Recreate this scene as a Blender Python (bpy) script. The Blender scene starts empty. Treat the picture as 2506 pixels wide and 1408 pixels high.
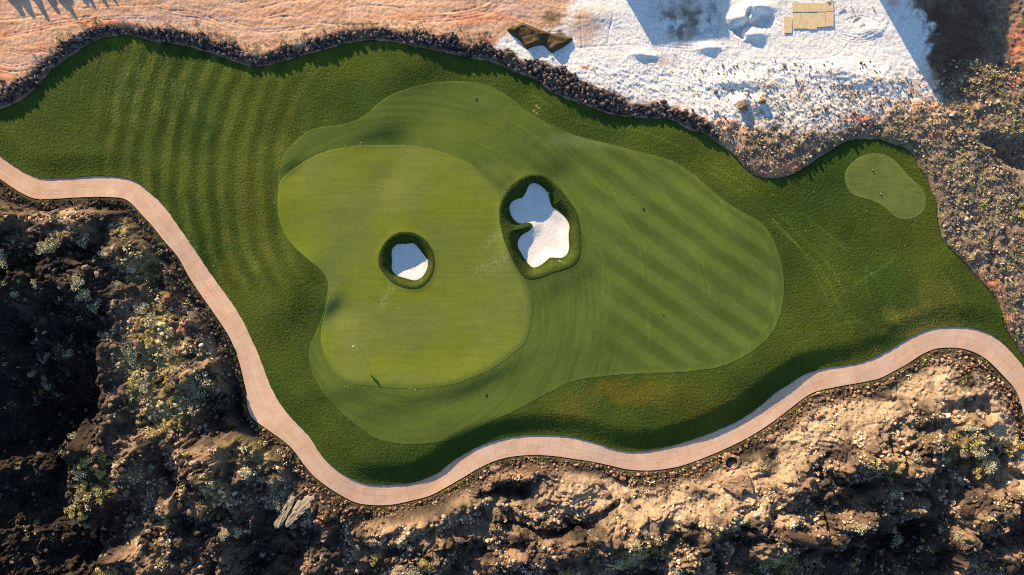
import bpy, math, numpy as np
from math import radians, sin, cos, tan
R = np.random.default_rng(7)
W0, H0 = 2506.0, 1408.0
S = 0.06                     # metres per photo pixel on the level of the turf
SUN_EL = radians(14.5)
SX, SY = 0.504, 0.864        # the way shadows run, in photo axes (right, down)
TE = tan(SUN_EL)

# ------------------------------------------------------------------ camera, sky, sun, exposure
scn = bpy.context.scene
col = scn.collection
cam_d = bpy.data.cameras.new("camera"); cam = bpy.data.objects.new("camera", cam_d); col.objects.link(cam)
CAM_H = 103.0
cam.location = (0, 0, CAM_H); cam.rotation_euler = (0, 0, 0)
cam_d.sensor_fit = 'HORIZONTAL'; cam_d.sensor_width = 36.0
cam_d.lens = 36.0 * CAM_H / (W0 * S)
cam_d.clip_start = 1.0; cam_d.clip_end = 6000
scn.camera = cam

world = bpy.data.worlds.new("World"); scn.world = world; world.use_nodes = True
nt = world.node_tree; bg = nt.nodes['Background']
sky = nt.nodes.new('ShaderNodeTexSky'); sky.sky_type = 'NISHITA'; sky.sun_disc = False
sky.sun_elevation = SUN_EL
SUN_AZ = math.atan2(-SX, SY)          # compass angle of the sun, 0 = +Y, clockwise positive
sky.sun_rotation = SUN_AZ
nt.links.new(sky.outputs[0], bg.inputs[0]); bg.inputs[1].default_value = 0.10
sky.ozone_density = 3.0; sky.dust_density = 0.3
sl = bpy.data.lights.new("sun", 'SUN'); sun = bpy.data.objects.new("sun", sl); col.objects.link(sun)
sl.energy = 4.8; sl.angle = radians(0.5); sl.color = (1.0, 0.77, 0.50)
sun.rotation_euler = (math.pi / 2 - SUN_EL, 0, math.atan2(-SX, -SY))
scn.view_settings.view_transform = 'Standard'; scn.view_settings.look = 'None'
scn.view_settings.exposure = 1.27; scn.view_settings.gamma = 1.0
scn.cycles.use_denoising = False; scn.cycles.filter_width = 1.1
scn.cycles.max_bounces = 4; scn.cycles.diffuse_bounces = 2

# ------------------------------------------------------------------ helpers
def P(px, py, z=0.0):
    """photo pixel -> world point; a thing seen at a height z stands nearer the centre"""
    k = (CAM_H - z) / CAM_H
    return ((px - W0 / 2) * S * k, (H0 / 2 - py) * S * k, z)

KV = np.array([1.12, 1.12, 1.12], np.float32)      # light on level ground, to turn seen colours into reflectances
def lin(r, g, b, k=None):
    k = KV if k is None else k
    f = lambda c: ((c / 255 + 0.055) / 1.055) ** 2.4 if c > 10 else c / 255 / 12.92
    return np.array([f(r), f(g), f(b)], dtype=np.float32) / k

def tag(o, label=None, cat=None, group=None, kind=None):
    if label: o['label'] = label
    if cat: o['category'] = cat
    if group: o['group'] = group
    if kind: o['kind'] = kind
    return o

def sst(t):
    t = np.clip(t, 0, 1); return t * t * (3 - 2 * t)

def _hash(ix, iy, seed):
    h = (ix.astype(np.int64) * 374761393 + iy.astype(np.int64) * 668265263 + seed * 1442695041) & 0xffffffff
    h = ((h ^ (h >> 13)) * 1274126177) & 0xffffffff
    h = ((h ^ (h >> 16)) * 2246822519) & 0xffffffff
    return (h ^ (h >> 15)) & 0xffffffff

_TR = np.random.default_rng(1234).uniform(0, 2 * math.pi, 65536).astype(np.float32)
_TC, _TS = np.cos(_TR), np.sin(_TR)
def pn(x, y, seed=0):
    x = np.asarray(x, np.float32); y = np.asarray(y, np.float32)
    ix, iy = np.floor(x), np.floor(y); fx, fy = (x - ix), (y - iy)
    ix = ix.astype(np.int32) + seed * 57; iy = iy.astype(np.int32) + seed * 131
    ux, uy = fx * fx * fx * (fx * (fx * 6 - 15) + 10), fy * fy * fy * (fy * (fy * 6 - 15) + 10)
    x0, x1, y0, y1 = ix & 255, (ix + 1) & 255, (iy & 255) << 8, ((iy + 1) & 255) << 8
    def g(k, dx, dy): return _TC[k] * (fx - dx) + _TS[k] * (fy - dy)
    a = g(y0 + x0, 0, 0) * (1 - ux) + g(y0 + x1, 1, 0) * ux
    b = g(y1 + x0, 0, 1) * (1 - ux) + g(y1 + x1, 1, 1) * ux
    return (a * (1 - uy) + b * uy) * 1.5

def fbm(x, y, s, octv=4, seed=0, gain=0.5):
    t = 0; a = 1; n = 0
    for i in range(octv):
        t = t + a * pn(x / s + 13.7 * i, y / s - 7.1 * i, seed + i); n += a; a *= gain; s = s / 2.03
    return t / n

def ridged(x, y, s, octv=4, seed=0, gain=0.55):
    t = 0; a = 1; n = 0
    for i in range(octv):
        t = t + a * (1 - 2 * np.abs(pn(x / s + 3.7 * i, y / s + 9.1 * i, seed + i))); n += a; a *= gain; s = s / 2.1
    return t / n

def worley(x, y, s, seed=0):
    x = x / s; y = y / s; ix, iy = np.floor(x), np.floor(y)
    d1 = np.full(x.shape, 9.0, np.float32); d2 = d1.copy(); idv = np.zeros(x.shape, np.float32)
    for dx in (-1, 0, 1):
        for dy in (-1, 0, 1):
            h = _hash(ix + dx, iy + dy, seed)
            qx = ix + dx + (h & 1023) / 1024; qy = iy + dy + ((h >> 10) & 1023) / 1024
            d = np.sqrt((qx - x) ** 2 + (qy - y) ** 2).astype(np.float32)
            n = d < d1
            d2 = np.where(n, d1, np.minimum(d2, d)); idv = np.where(n, ((h >> 20) & 1023) / 1024.0, idv); d1 = np.minimum(d1, d)
    return d1, d2, idv

def smooth(pts, closed=True, n=6):
    p = np.array(pts, float); m = len(p); out = []
    rng = range(m) if closed else range(m - 1)
    for i in rng:
        if closed: a, b, c, d = p[(i - 1) % m], p[i], p[(i + 1) % m], p[(i + 2) % m]
        else: a, b, c, d = p[max(i - 1, 0)], p[i], p[i + 1], p[min(i + 2, m - 1)]
        for k in range(n):
            t = k / n
            out.append(0.5 * ((2 * b) + (c - a) * t + (2 * a - 5 * b + 4 * c - d) * t * t + (-a + 3 * b - 3 * c + d) * t ** 3))
    if not closed: out.append(p[-1])
    return np.array(out)

def psdf(poly, X, Y):
    if X.size > 60000: return psdf_fast(poly, X, Y)
    return psdf0(poly, X, Y)
def psdf0(poly, X, Y):
    """exact signed distance to a closed polygon, negative inside (photo pixels)"""
    shp = X.shape; x = X.ravel().astype(np.float64); y = Y.ravel().astype(np.float64)
    d = np.full(x.shape, 1e12); ins = np.zeros(x.shape, bool)
    q = np.roll(poly, -1, axis=0)
    for (ax, ay), (bx, by) in zip(poly, q):
        ex, ey = bx - ax, by - ay; L = ex * ex + ey * ey
        if L < 1e-9: continue
        t = np.clip(((x - ax) * ex + (y - ay) * ey) / L, 0, 1)
        d = np.minimum(d, (x - ax - t * ex) ** 2 + (y - ay - t * ey) ** 2)
        if ay != by:
            c = ((ay > y) != (by > y)) & (x < ex * (y - ay) / (by - ay) + ax)
            ins ^= c
    d = np.sqrt(d)
    return np.where(ins, -d, d).reshape(shp).astype(np.float32)

def psdf_fast(poly, X, Y):
    # far from the outline a coarse distance is enough; the exact one is worked out only near it
    q = np.roll(poly, -1, axis=0)
    c = psdf0(poly, X[::4, ::4], Y[::4, ::4])
    ny, nx = X.shape
    j = np.minimum(np.arange(ny) / 4, c.shape[0] - 1.001); i = np.minimum(np.arange(nx) / 4, c.shape[1] - 1.001)
    j0 = j.astype(int); i0 = i.astype(int); a = (i - i0)[None]; b = (j - j0)[:, None]
    f = (c[j0][:, i0] * (1 - a) + c[j0][:, i0 + 1] * a) * (1 - b) + (c[j0 + 1][:, i0] * (1 - a) + c[j0 + 1][:, i0 + 1] * a) * b
    m = np.abs(f) < 45
    f[m] = psdf0(poly, X[m], Y[m])
    return f.astype(np.float32)

# raster all fields live on: 2 photo pixels a step, with a margin round the photo
G0X, G0Y, GS = -100.0, -100.0, 2.0
NX, NY = 1354, 805
gx = G0X + GS * np.arange(NX); gy = G0Y + GS * np.arange(NY)
PX, PY = np.meshgrid(gx, gy); PX = PX.astype(np.float32); PY = PY.astype(np.float32)

def samp(F, x, y, x0=G0X, y0=G0Y, s=GS):
    ny, nx = F.shape[:2]
    u = np.clip((x - x0) / s, 0, nx - 1.001); v = np.clip((y - y0) / s, 0, ny - 1.001)
    i = np.floor(u).astype(int); j = np.floor(v).astype(int); a = u - i; b = v - j
    if F.ndim == 3: a = a[..., None]; b = b[..., None]
    return (F[j, i] * (1 - a) + F[j, i + 1] * a) * (1 - b) + (F[j + 1, i] * (1 - a) + F[j + 1, i + 1] * a) * b

CX, CY = np.meshgrid(G0X + 6.0 * np.arange(453), G0Y + 6.0 * np.arange(270))
def bigsdf(poly):
    return samp(psdf(poly, CX, CY), PX, PY, G0X, G0Y, 6.0).astype(np.float32)
def near(poly, pad=60):
    """signed distance on the raster, exact near the shape, large elsewhere"""
    F = np.full(PX.shape, float(pad), np.float32)
    i0 = max(int((poly[:, 0].min() - pad - G0X) / GS), 0); i1 = min(int((poly[:, 0].max() + pad - G0X) / GS) + 2, NX)
    j0 = max(int((poly[:, 1].min() - pad - G0Y) / GS), 0); j1 = min(int((poly[:, 1].max() + pad - G0Y) / GS) + 2, NY)
    F[j0:j1, i0:i1] = np.minimum(psdf(poly, PX[j0:j1, i0:i1], PY[j0:j1, i0:i1]), pad)
    return F

# ------------------------------------------------------------------ outlines, in photo pixels
TOP = [(-150,262),(-60,285),(0,270),(51,249),(85,222),(112,191),(147,160),(191,130),(239,102),(290,91),(327,92),(361,102),(409,108),(460,116),(494,126),(532,137),(566,150),(600,162),(641,165),(682,157),(726,143),(767,133),(818,118),(860,107),(908,102),(959,107),(1010,118),(1062,128),(1113,137),(1157,147),(1198,153),(1232,167),(1266,181),(1307,196),(1334,216),(1372,239),(1420,254),(1471,274),(1522,286),(1573,290),(1624,293),(1658,303),(1686,320),(1727,331),(1751,351),(1778,368),(1802,392),(1823,416),(1847,433),(1888,440),(1932,433),(1966,416),(2000,392),(2034,372),(2068,351),(2109,343),(2154,346),(2184,355),(2218,368),(2239,392),(2252,419),(2269,443),(2280,470),(2292,501),(2293,535),(2304,579),(2324,610),(2358,644),(2392,682),(2423,716),(2447,750),(2460,794),(2478,826),(2500,860),(2530,900)]
PIN = [(-150,250),(-90,310),(-40,355),(0,384),(34,407),(68,426),(102,435),(153,435),(205,431),(256,430),(300,434),(327,443),(351,460),(378,482),(402,508),(430,547),(457,586),(484,627),(511,668),(546,716),(573,753),(597,794),(614,832),(631,869),(650,922),(668,962),(692,1000),(723,1034),(753,1066),(774,1098),(801,1133),(840,1163),(874,1180),(908,1189),(949,1191),(993,1189),(1031,1179),(1072,1160),(1106,1133),(1140,1112),(1181,1092),(1232,1076),(1283,1068),(1334,1067),(1385,1069),(1437,1080),(1471,1090),(1505,1102),(1549,1108),(1590,1106),(1634,1098),(1680,1086),(1734,1068),(1802,1039),(1850,1010),(1888,979),(1911,960),(1950,935),(1973,920),(2024,903),(2075,895),(2126,883),(2177,859),(2229,828),(2273,808),(2307,801),(2348,800),(2389,804),(2426,816),(2454,833),(2481,859),(2506,888),(2540,940),(2575,1010)]
POUT = [(-150,330),(-90,380),(-40,415),(0,441),(20,455),(44,470),(78,485),(119,486),(170,483),(222,481),(273,482),(300,486),(320,499),(344,525),(372,555),(402,593),(433,630),(457,675),(481,712),(508,750),(532,784),(556,821),(573,859),(586,900),(594,935),(600,962),(603,996),(610,1017),(624,1032),(655,1054),(689,1078),(716,1102),(743,1139),(767,1167),(801,1194),(840,1219),(874,1235),(918,1241),(959,1240),(1004,1231),(1051,1218),(1096,1194),(1137,1170),(1171,1150),(1208,1133),(1249,1122),(1300,1117),(1351,1119),(1403,1126),(1454,1134),(1498,1144),(1539,1153),(1590,1156),(1641,1151),(1680,1142),(1717,1129),(1768,1109),(1819,1085),(1857,1064),(1898,1037),(1939,1006),(1973,979),(2007,960),(2075,945),(2119,937),(2160,927),(2194,910),(2229,891),(2263,869),(2297,855),(2331,852),(2365,855),(2399,866),(2426,883),(2454,910),(2478,935),(2494,955),(2508,985),(2520,1030),(2530,1080)]
FAIR = [(679,478),(680,436),(686,406),(694,382),(709,359),(730,340),(754,321),(784,312),(820,308),(852,302),(879,292),(901,278),(922,259),(948,240),(980,224),(1022,211),(1065,202),(1118,200),(1160,202),(1189,208),(1228,226),(1261,249),(1290,272),(1323,293),(1362,312),(1401,329),(1450,342),(1499,353),(1548,367),(1603,381),(1652,397),(1698,426),(1739,463),(1772,492),(1821,523),(1858,543),(1883,570),(1902,607),(1914,648),(1919,690),(1917,739),(1908,776),(1887,817),(1854,850),(1809,879),(1755,900),(1685,910),(1603,914),(1516,918),(1467,923),(1424,929),(1395,937),(1352,957),(1303,983),(1254,1009),(1189,1039),(1140,1060),(1107,1075),(1056,1085),(1005,1087),(962,1084),(923,1074),(890,1054),(854,1026),(824,997),(795,967),(778,937),(762,904),(757,878),(758,847),(770,819),(783,786),(793,758),(797,737),(801,716),(801,694),(794,677),(779,658),(756,639),(730,616),(709,594),(692,567),(682,535),(679,503)]
GREEN = [(681,478),(683,452),(690,438),(705,423),(728,406),(752,391),(779,378),(813,367),(845,361),(884,356),(926,355),(969,355),(1012,357),(1043,363),(1086,374),(1118,387),(1150,400),(1179,420),(1205,441),(1228,464),(1235,500),(1240,540),(1245,590),(1262,640),(1284,682),(1295,712),(1303,748),(1300,787),(1287,836),(1261,862),(1228,888),(1189,912),(1140,931),(1120,939),(1069,947),(1018,952),(954,950),(903,945),(864,939),(834,924),(813,904),(801,883),(790,858),(785,837),(784,817),(788,791),(797,760),(801,737),(804,716),(803,694),(796,677),(781,658),(758,639),(732,616),(711,594),(694,567),(684,535),(681,503)]
TEE = [(2067,434),(2071,417),(2083,401),(2100,387),(2121,378),(2142,376),(2164,379),(2185,390),(2203,407),(2220,428),(2239,445),(2256,461),(2264,476),(2267,495),(2263,512),(2249,528),(2227,537),(2206,536),(2189,529),(2171,513),(2149,498),(2127,489),(2100,482),(2081,471),(2070,451)]
C1 = [(988,568),(1011,571),(1034,582),(1051,600),(1060,619),(1063,640),(1061,660),(1053,679),(1040,695),(1022,705),(1005,706),(984,702),(960,691),(943,674),(930,657),(927,634),(931,615),(943,594),(960,578),(975,571)]
B1 = [(972,596),(988,596),(1004,594),(1013,596),(1022,605),(1032,618),(1043,633),(1046,644),(1044,657),(1039,668),(1030,679),(1018,686),(1006,686),(988,681),(971,676),(963,671),(956,661),(955,651),(956,640),(955,625),(956,611),(963,601)]
C2 = [(1308,429),(1331,432),(1351,446),(1375,468),(1395,494),(1411,519),(1418,547),(1421,579),(1421,609),(1415,635),(1399,651),(1375,661),(1349,669),(1323,679),(1300,683),(1280,677),(1266,657),(1250,627),(1236,595),(1226,559),(1223,531),(1224,506),(1234,482),(1250,458),(1272,440),(1290,432)]
B2 = [(1305,445),(1319,448),(1333,458),(1342,470),(1347,486),(1353,503),(1367,513),(1381,525),(1391,539),(1396,553),(1394,569),(1394,589),(1395,603),(1391,619),(1379,630),(1363,631),(1347,631),(1335,641),(1319,652),(1307,655),(1298,651),(1286,637),(1274,617),(1267,603),(1268,587),(1278,573),(1294,564),(1303,553),(1300,546),(1290,544),(1272,546),(1260,539),(1250,525),(1246,505),(1252,492),(1266,484),(1278,481),(1286,470),(1294,452)]
BANDTOP = [(-100,255),(0,222),(44,201),(85,174),(109,153),(136,130),(160,106),(191,89),(235,68),(266,63),(307,66),(341,72),(392,68),(436,70),(460,80),(501,82),(532,102),(573,100),(597,119),(631,138),(665,126),(702,109),(733,117),(760,99),(801,89),(840,78),(874,77),(901,68),(935,68),(976,80),(1017,78),(1045,73),(1062,89),(1113,84),(1130,104),(1157,112),(1188,92),(1215,119),(1259,123),(1270,147),(1317,147),(1351,160),(1385,167),(1420,198),(1471,215),(1522,232),(1539,252),(1590,249),(1641,259),(1680,275),(1710,285),(1745,310),(1765,335)]
# hollows and undercut ledges of the lava field: (outline, greatest depth in metres)
HOL = [
 ([(-100,700),(0,714),(34,726),(78,729),(102,700),(130,693),(191,697),(211,719),(239,741),(273,758),(300,774),(297,804),(269,828),(266,869),(273,903),(269,945),(252,996),(262,1040),(290,1071),(239,1092),(205,1081),(188,1092),(186,1167),(170,1228),(184,1269),(205,1286),(256,1252),(273,1218),(341,1214),(402,1235),(375,1262),(361,1296),(368,1330),(324,1354),(290,1362),(250,1370),(240,1480),(-100,1480)], 7.0),
 ([(505,945),(580,948),(597,996),(612,1033),(586,1075),(532,1078),(491,1098),(477,1064),(505,1013)], 2.2),
 ([(392,1105),(453,1105),(457,1187),(426,1201),(399,1167)], 1.6),
 ([(559,1303),(631,1293),(641,1252),(675,1228),(699,1286),(777,1276),(791,1320),(750,1354),(743,1480),(586,1480),(566,1354)], 3.0),
 ([(443,1194),(450,1300),(484,1303),(491,1235),(477,1200)], 1.5),
 ([(522,1337),(539,1354),(545,1440),(505,1410)], 1.5),
 ([(1157,1211),(1208,1194),(1249,1173),(1307,1167),(1310,1221),(1259,1230),(1212,1216),(1174,1225)], 1.3),
 ([(1167,1272),(1232,1269),(1351,1284),(1420,1267),(1471,1243),(1508,1218),(1522,1235),(1474,1276),(1454,1298),(1399,1304),(1334,1320),(1297,1306),(1249,1291)], 1.5),
 ([(1239,1334),(1259,1320),(1297,1323),(1293,1351),(1276,1358)], 1.2),
 ([(1126,1327),(1167,1310),(1171,1337),(1147,1371),(1130,1351)], 1.2),
 ([(1563,1334),(1641,1320),(1628,1371),(1634,1480),(1440,1480),(1461,1410),(1505,1381),(1573,1347)], 3.0),
 ([(847,1378),(959,1388),(980,1480),(830,1480)], 1.5),
 ([(1847,1160),(1905,1150),(1935,1146),(1888,1170),(1857,1173)], 0.7),
 ([(2348,972),(2416,962),(2430,989),(2437,1017),(2389,1040),(2368,1017),(2351,1013)], 1.3),
 ([(2000,1225),(2041,1201),(2092,1173),(2157,1150),(2184,1119),(2201,1092),(2209,1119),(2188,1167),(2168,1193),(2093,1225),(2089,1250),(2024,1259),(2007,1242)], 1.8),
 ([(2119,1255),(2177,1242),(2266,1255),(2297,1286),(2324,1303),(2330,1480),(1995,1480),(1973,1364),(1959,1337),(2007,1320),(2021,1330),(2048,1344),(2089,1327),(2119,1300)], 4.5),
 ([(2188,1190),(2280,1197),(2290,1235),(2331,1262),(2416,1289),(2450,1320),(2467,1371),(2494,1410),(2464,1405),(2430,1334),(2348,1308),(2297,1271),(2263,1225),(2198,1213)], 1.4),
 ([(2402,1146),(2450,1098),(2464,1133),(2506,1153),(2580,1180),(2477,1184),(2460,1225),(2430,1238),(2420,1194)], 1.8),
 ([(1768,1310),(1877,1301),(1956,1313),(2004,1313),(2021,1337),(1959,1339),(1905,1322),(1857,1324),(1802,1346)], 1.2),
 ([(1721,1347),(1779,1330),(1772,1371),(1761,1480),(1670,1480),(1686,1371)], 1.8),
 ([(2004,1250),(2021,1250),(2023,1313),(2007,1313)], 1.2),
 ([(2406,327),(2450,334),(2580,330),(2580,425),(2467,412),(2433,372),(2399,346)], 2.2),
 ([(147,613),(191,593),(245,596),(249,620),(218,651),(170,637)], 1.0),
 ([(-60,636),(50,650),(40,690),(-60,690)], 1.0),
 ([(358,651),(402,644),(426,705),(453,733),(402,719),(382,699)], 1.2),
 ([(1785,70),(1815,55),(1819,40),(1832,21),(1841,21),(1836,47),(1862,30),(1898,38),(1889,66),(1868,77),(1849,74),(1824,77),(1821,98),(1809,102),(1783,79)], 0.8),
]
s_fair = smooth(FAIR); s_green = smooth(GREEN); s_tee = smooth(TEE)
s_c1, s_b1, s_c2, s_b2 = smooth(C1), smooth(B1), smooth(C2), smooth(B2)
s_top, s_pin, s_pout = smooth(TOP, False, 5), smooth(PIN, False, 5), smooth(POUT, False, 5)
turf_poly = np.vstack([s_top, s_pin[::-1]])
path_poly = np.vstack([s_pin, s_pout[::-1]])
low_poly = np.vstack([s_pout, [(2700, 1200), (2700, 2200), (-300, 2200), (-300, 380)]])
D_turf = bigsdf(turf_poly); D_path = bigsdf(path_poly); D_low = bigsdf(low_poly)
D_fair = bigsdf(s_fair); D_green = bigsdf(s_green)
D_tee = near(s_tee); D_c1 = near(s_c1); D_b1 = near(s_b1); D_c2 = near(s_c2); D_b2 = near(s_b2)
D_band = bigsdf(np.vstack([smooth(BANDTOP, False, 4), np.array([p for p in TOP if -60 <= p[0] <= 1765 and p[1] < 360][::-1], float)]))

# ------------------------------------------------------------------ heights (metres)
def drop(x, y, w, lat, slope, ang=0.0):
    """a bank that falls away from the sun (ang turns it), with gentle ground either side"""
    ca, sa = cos(radians(ang)), sin(radians(ang))
    ux, uy = SX * ca - SY * sa, SX * sa + SY * ca
    t = ((PX - x) * ux + (PY - y) * uy) * S; n = (-(PX - x) * uy + (PY - y) * ux) * S
    w *= S; lat *= S
    return -slope * w * np.tanh(t / w) * np.exp(-(t / (3.2 * w)) ** 2 - (n / lat) ** 2)

TRK = [[(0,160),(40,168),(80,162),(118,165)],[(0,172),(45,180),(90,172)],[(35,130),(70,138),(105,130),(120,132)],[(20,95),(60,88),(110,78),(160,66)],[(120,74),(200,62),(290,52),(360,50)],[(128,60),(180,52),(240,44)],[(0,55),(60,50),(120,40)],[(210,26),(300,20),(400,16)],[(400,32),(440,42),(500,50),(560,72)],[(420,30),(480,34),(530,52)],[(640,24),(700,10),(760,4)],[(660,44),(700,36),(740,44)],[(665,50),(705,44),(735,48)],[(560,12),(620,8)],[(860,22),(920,18),(990,26)],[(1000,56),(1080,52),(1160,40),(1230,14)],[(1010,60),(1090,58),(1170,46),(1240,20)],[(1080,38),(1150,28),(1200,8)],[(1240,110),(1300,90),(1380,80)],[(1400,120),(1470,116),(1540,112)],[(780,60),(850,66),(930,64)],[(560,60),(640,82),(700,80),(770,72)],[(1660,112),(1720,118),(1770,112)],[(1560,104),(1620,116),(1690,122),(1740,114)],[(2070,50),(2110,44),(2150,60)],[(2060,88),(2100,96),(2140,80),(2160,56)],[(2050,98),(2100,108),(2150,94),(2172,66)],[(1950,150),(2040,140),(2080,100)],[(1420,40),(1424,120),(1426,150)],[(1500,40),(1490,80),(1486,110)]]
trk = np.zeros(PX.shape, np.float32)
def mark(pts, w):
    p = smooth(pts, False, 6)
    for (ax, ay), (bx, by) in zip(p[:-1], p[1:]):
        i0 = max(int((min(ax, bx) - 8 - G0X) / GS), 0); i1 = int((max(ax, bx) + 8 - G0X) / GS) + 2
        j0 = max(int((min(ay, by) - 8 - G0Y) / GS), 0); j1 = int((max(ay, by) + 8 - G0Y) / GS) + 2
        X = PX[j0:j1, i0:i1]; Y = PY[j0:j1, i0:i1]; ex, ey = bx - ax, by - ay
        t = np.clip(((X - ax) * ex + (Y - ay) * ey) / (ex * ex + ey * ey + 1e-9), 0, 1)
        dd = np.hypot(X - ax - t * ex, Y - ay - t * ey) + 1.2 * pn(X / 7, Y / 7, 630)
        trk[j0:j1, i0:i1] = np.maximum(trk[j0:j1, i0:i1], np.exp(-(dd / w) ** 2))
for q in TRK:
    mark(q, 1.7)
    if len(q) > 3: mark([(a, b - 6) for a, b in q], 1.3)
wp = smooth([(1205,122),(1290,60),(1420,50),(1400,10),(1440,-120),(2120,-120),(2200,-30),(2262,40),(2282,110),(2278,170),(2298,250),(2240,262),(2170,285),(2080,315),(1990,335),(1900,330),(1830,312),(1740,305),(1660,284),(1560,262),(1440,228),(1350,182),(1270,156)])
D_w = bigsdf(wp)
fW = fbm(PX * .8 + PY * .3, PY, 46, 5, 57, .62)
white = sst((-D_w + 55 * fW + 6) / 26)
thin = sst((PY - 165 - .1 * (2000 - PX) + 60 * fW) / 90) * sst((PX - 1760) / 120)
thin2 = sst(1.9 * fbm(PX, PY, 7, 3, 52, .7) + 1.5 * fW + .1)
white = white * (1 - .8 * thin * thin2) * (1 - .75 * sst((D_w + 46) / 50) * sst(2.6 * fbm(PX, PY, 13, 4, 640, .7) + .2) * sst((PX - 1300) / 200))
Hb = 0.35 * fbm(PX, PY, 420, 2, 3)
xa = PX / W0
Aside = np.where(PX < 700, 0.35, 0.95)
Aside = 0.35 + 0.42 * sst((PX - 780) / 250) * (1 - 0.55 * sst((PX - 1950) / 200))
Hb += Aside * (sst(D_path / 62) * (D_low > 0) - 1)
DROPS = [ # x, y, half width, lateral, slope, turn
 (735,742,46,100,0.19,-35),(812,752,20,38,0.30,-30),(712,408,15,40,0.24,-10),(932,330,32,62,0.24,25),(940,408,30,40,0.16,30),
 (1390,690,30,90,0.14,0),(1365,412,30,60,0.12,0),(900,1010,45,90,0.07,0),(980,1125,44,140,0.10,10),(1060,1150,26,80,0.07,-20),
 (1560,1060,48,170,0.06,0),(1790,985,50,150,0.09,0),(1195,930,20,120,0.17,5),(848,968,22,80,0.15,20),(1040,978,20,130,0.13,15),
 (2010,470,60,110,0.08,0),(2100,560,50,80,0.07,0),(1090,160,46,150,0.10,0),(1450,270,40,150,0.06,0),(1700,360,40,120,0.07,0),
 (640,300,60,120,0.04,0),(1000,200,30,90,0.06,0),(260,320,70,140,0.03,0),(700,560,40,90,0.04,-40),(1900,900,60,120,0.06,0),
 (1420,880,50,110,0.05,0),(1740,720,60,160,0.03,0),(560,560,60,120,0.05,-40),(2330,690,50,90,0.05,0)]
for a in DROPS: Hb += drop(*a)
Hb += 0.03 * fbm(PX, PY, 60, 3, 41)

# bunkers: the grassed face falls steeply to the sand
Hturf = Hb.copy()
def bunker(H, Dc, Db, depth, raise_):
    f = sst(Dc * -1 / np.maximum(Db - Dc, 1e-3) * 1.0)      # 0 at the rim, 1 at the sand edge
    f = np.where(Dc < 0, f, 0)
    f = np.where(Db < 0, 1, f)
    bowl = np.where(Db < 0, -0.22 * sst(-Db / 30), 0)
    lip = raise_ * np.exp(-(Dc / 9.0) ** 2)
    return H + lip - (depth + raise_) * f ** 2.1 + bowl
Hturf = bunker(Hturf, D_c1, D_b1, 0.85, 0.05)
Hturf += .38 * np.exp(-((PX - 1252) / 24) ** 2 - ((PY - 600) / 50) ** 2) + .2 * np.exp(-((PX - 1290) / 26) ** 2 - ((PY - 452) / 26) ** 2)
Hturf += .2 * np.exp(-((PX - 1280) / 16) ** 2 - ((PY - 554) / 11) ** 2)
Hturf = bunker(Hturf, D_c2, D_b2, 1.1, 0.06)

# the land beyond: a pad of graded earth above the turf, the lava field below the path
top_side = (D_low > 8) & (D_turf > -3)
bandw = 34.0
pad_h = 0.62 * (1 - 0.25 * sst((PX - 1300) / 400)) * (1 - 0.65 * sst((PX - 2150) / 150))
Hg = Hb + np.where(top_side & (D_path > 0), pad_h * sst((D_turf + 2) / bandw) * sst((D_path - 6) / 26), 0)
# the graded earth: ruts and tracks
gm = top_side & (PX < 1700)
rut = fbm(PX * 0.32 + PY * 0.10, PY * 1.5 - PX * 0.12, 26, 4, 61)
Hg += np.where(top_side, 1, 0) * sst((D_turf - 22) / 20) * (1 - .6 * white) * (0.07 * rut + 0.05 * ridged(PX * 0.8, PY * 1.1, 24, 4, 63) + 0.05 * fbm(PX, PY, 9, 3, 65))
# rougher stony ground on the right
rr = sst((PX - 1650 + 0.2 * PY) / 180) * sst((PY - 150 + 0.25 * (2200 - PX)) / 110) + sst((PX - 2270) / 80)
rr = np.clip(rr, 0, 1) * top_side * sst(D_turf / 12) * (1 - .72 * white)
Hg += rr * (0.38 * ridged(PX, PY, 70, 4, 71) + 0.14 * fbm(PX, PY, 16, 3, 72))
# mounds of white spoil
for (x, y, rx, ry, h) in [(1800,50,26,16,0.9),(1850,22,30,12,0.8),(1842,88,26,12,0.6),(1730,120,26,10,0.45),(1562,135,18,8,0.35),(1590,140,18,7,0.3),(1810,250,16,14,0.9),(2130,78,30,16,0.3),(1460,40,60,30,0.3),(1850,260,30,16,0.5),(2050,175,60,20,0.4),(2120,200,50,20,0.4)]:
    Hg += h * np.exp(-((PX - x) / rx) ** 2 - ((PY - y) / ry) ** 2)

rt = PX * .8 + PY * .6; rn = -PX * .6 + PY * .8
Hg += white * top_side * sst((D_turf - 10) / 10) * (.05 * fbm(PX, PY, 8, 3, 610, .7) + .22 * sst((PY - 120) / 60) * np.abs(fbm(rt, rn * 1.6, 24, 4, 611, .6)) + (.03 + .07 * sst((PY - 130) / 60)) * ridged(rt * .5, rn * 1.5, 20, 3, 612))
Hg += .5 * np.exp(-((PX - 1800) / 60) ** 2 - ((PY - 205) / 16) ** 2)
Hg -= .055 * trk * top_side * sst((D_turf - 10) / 10)
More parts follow.
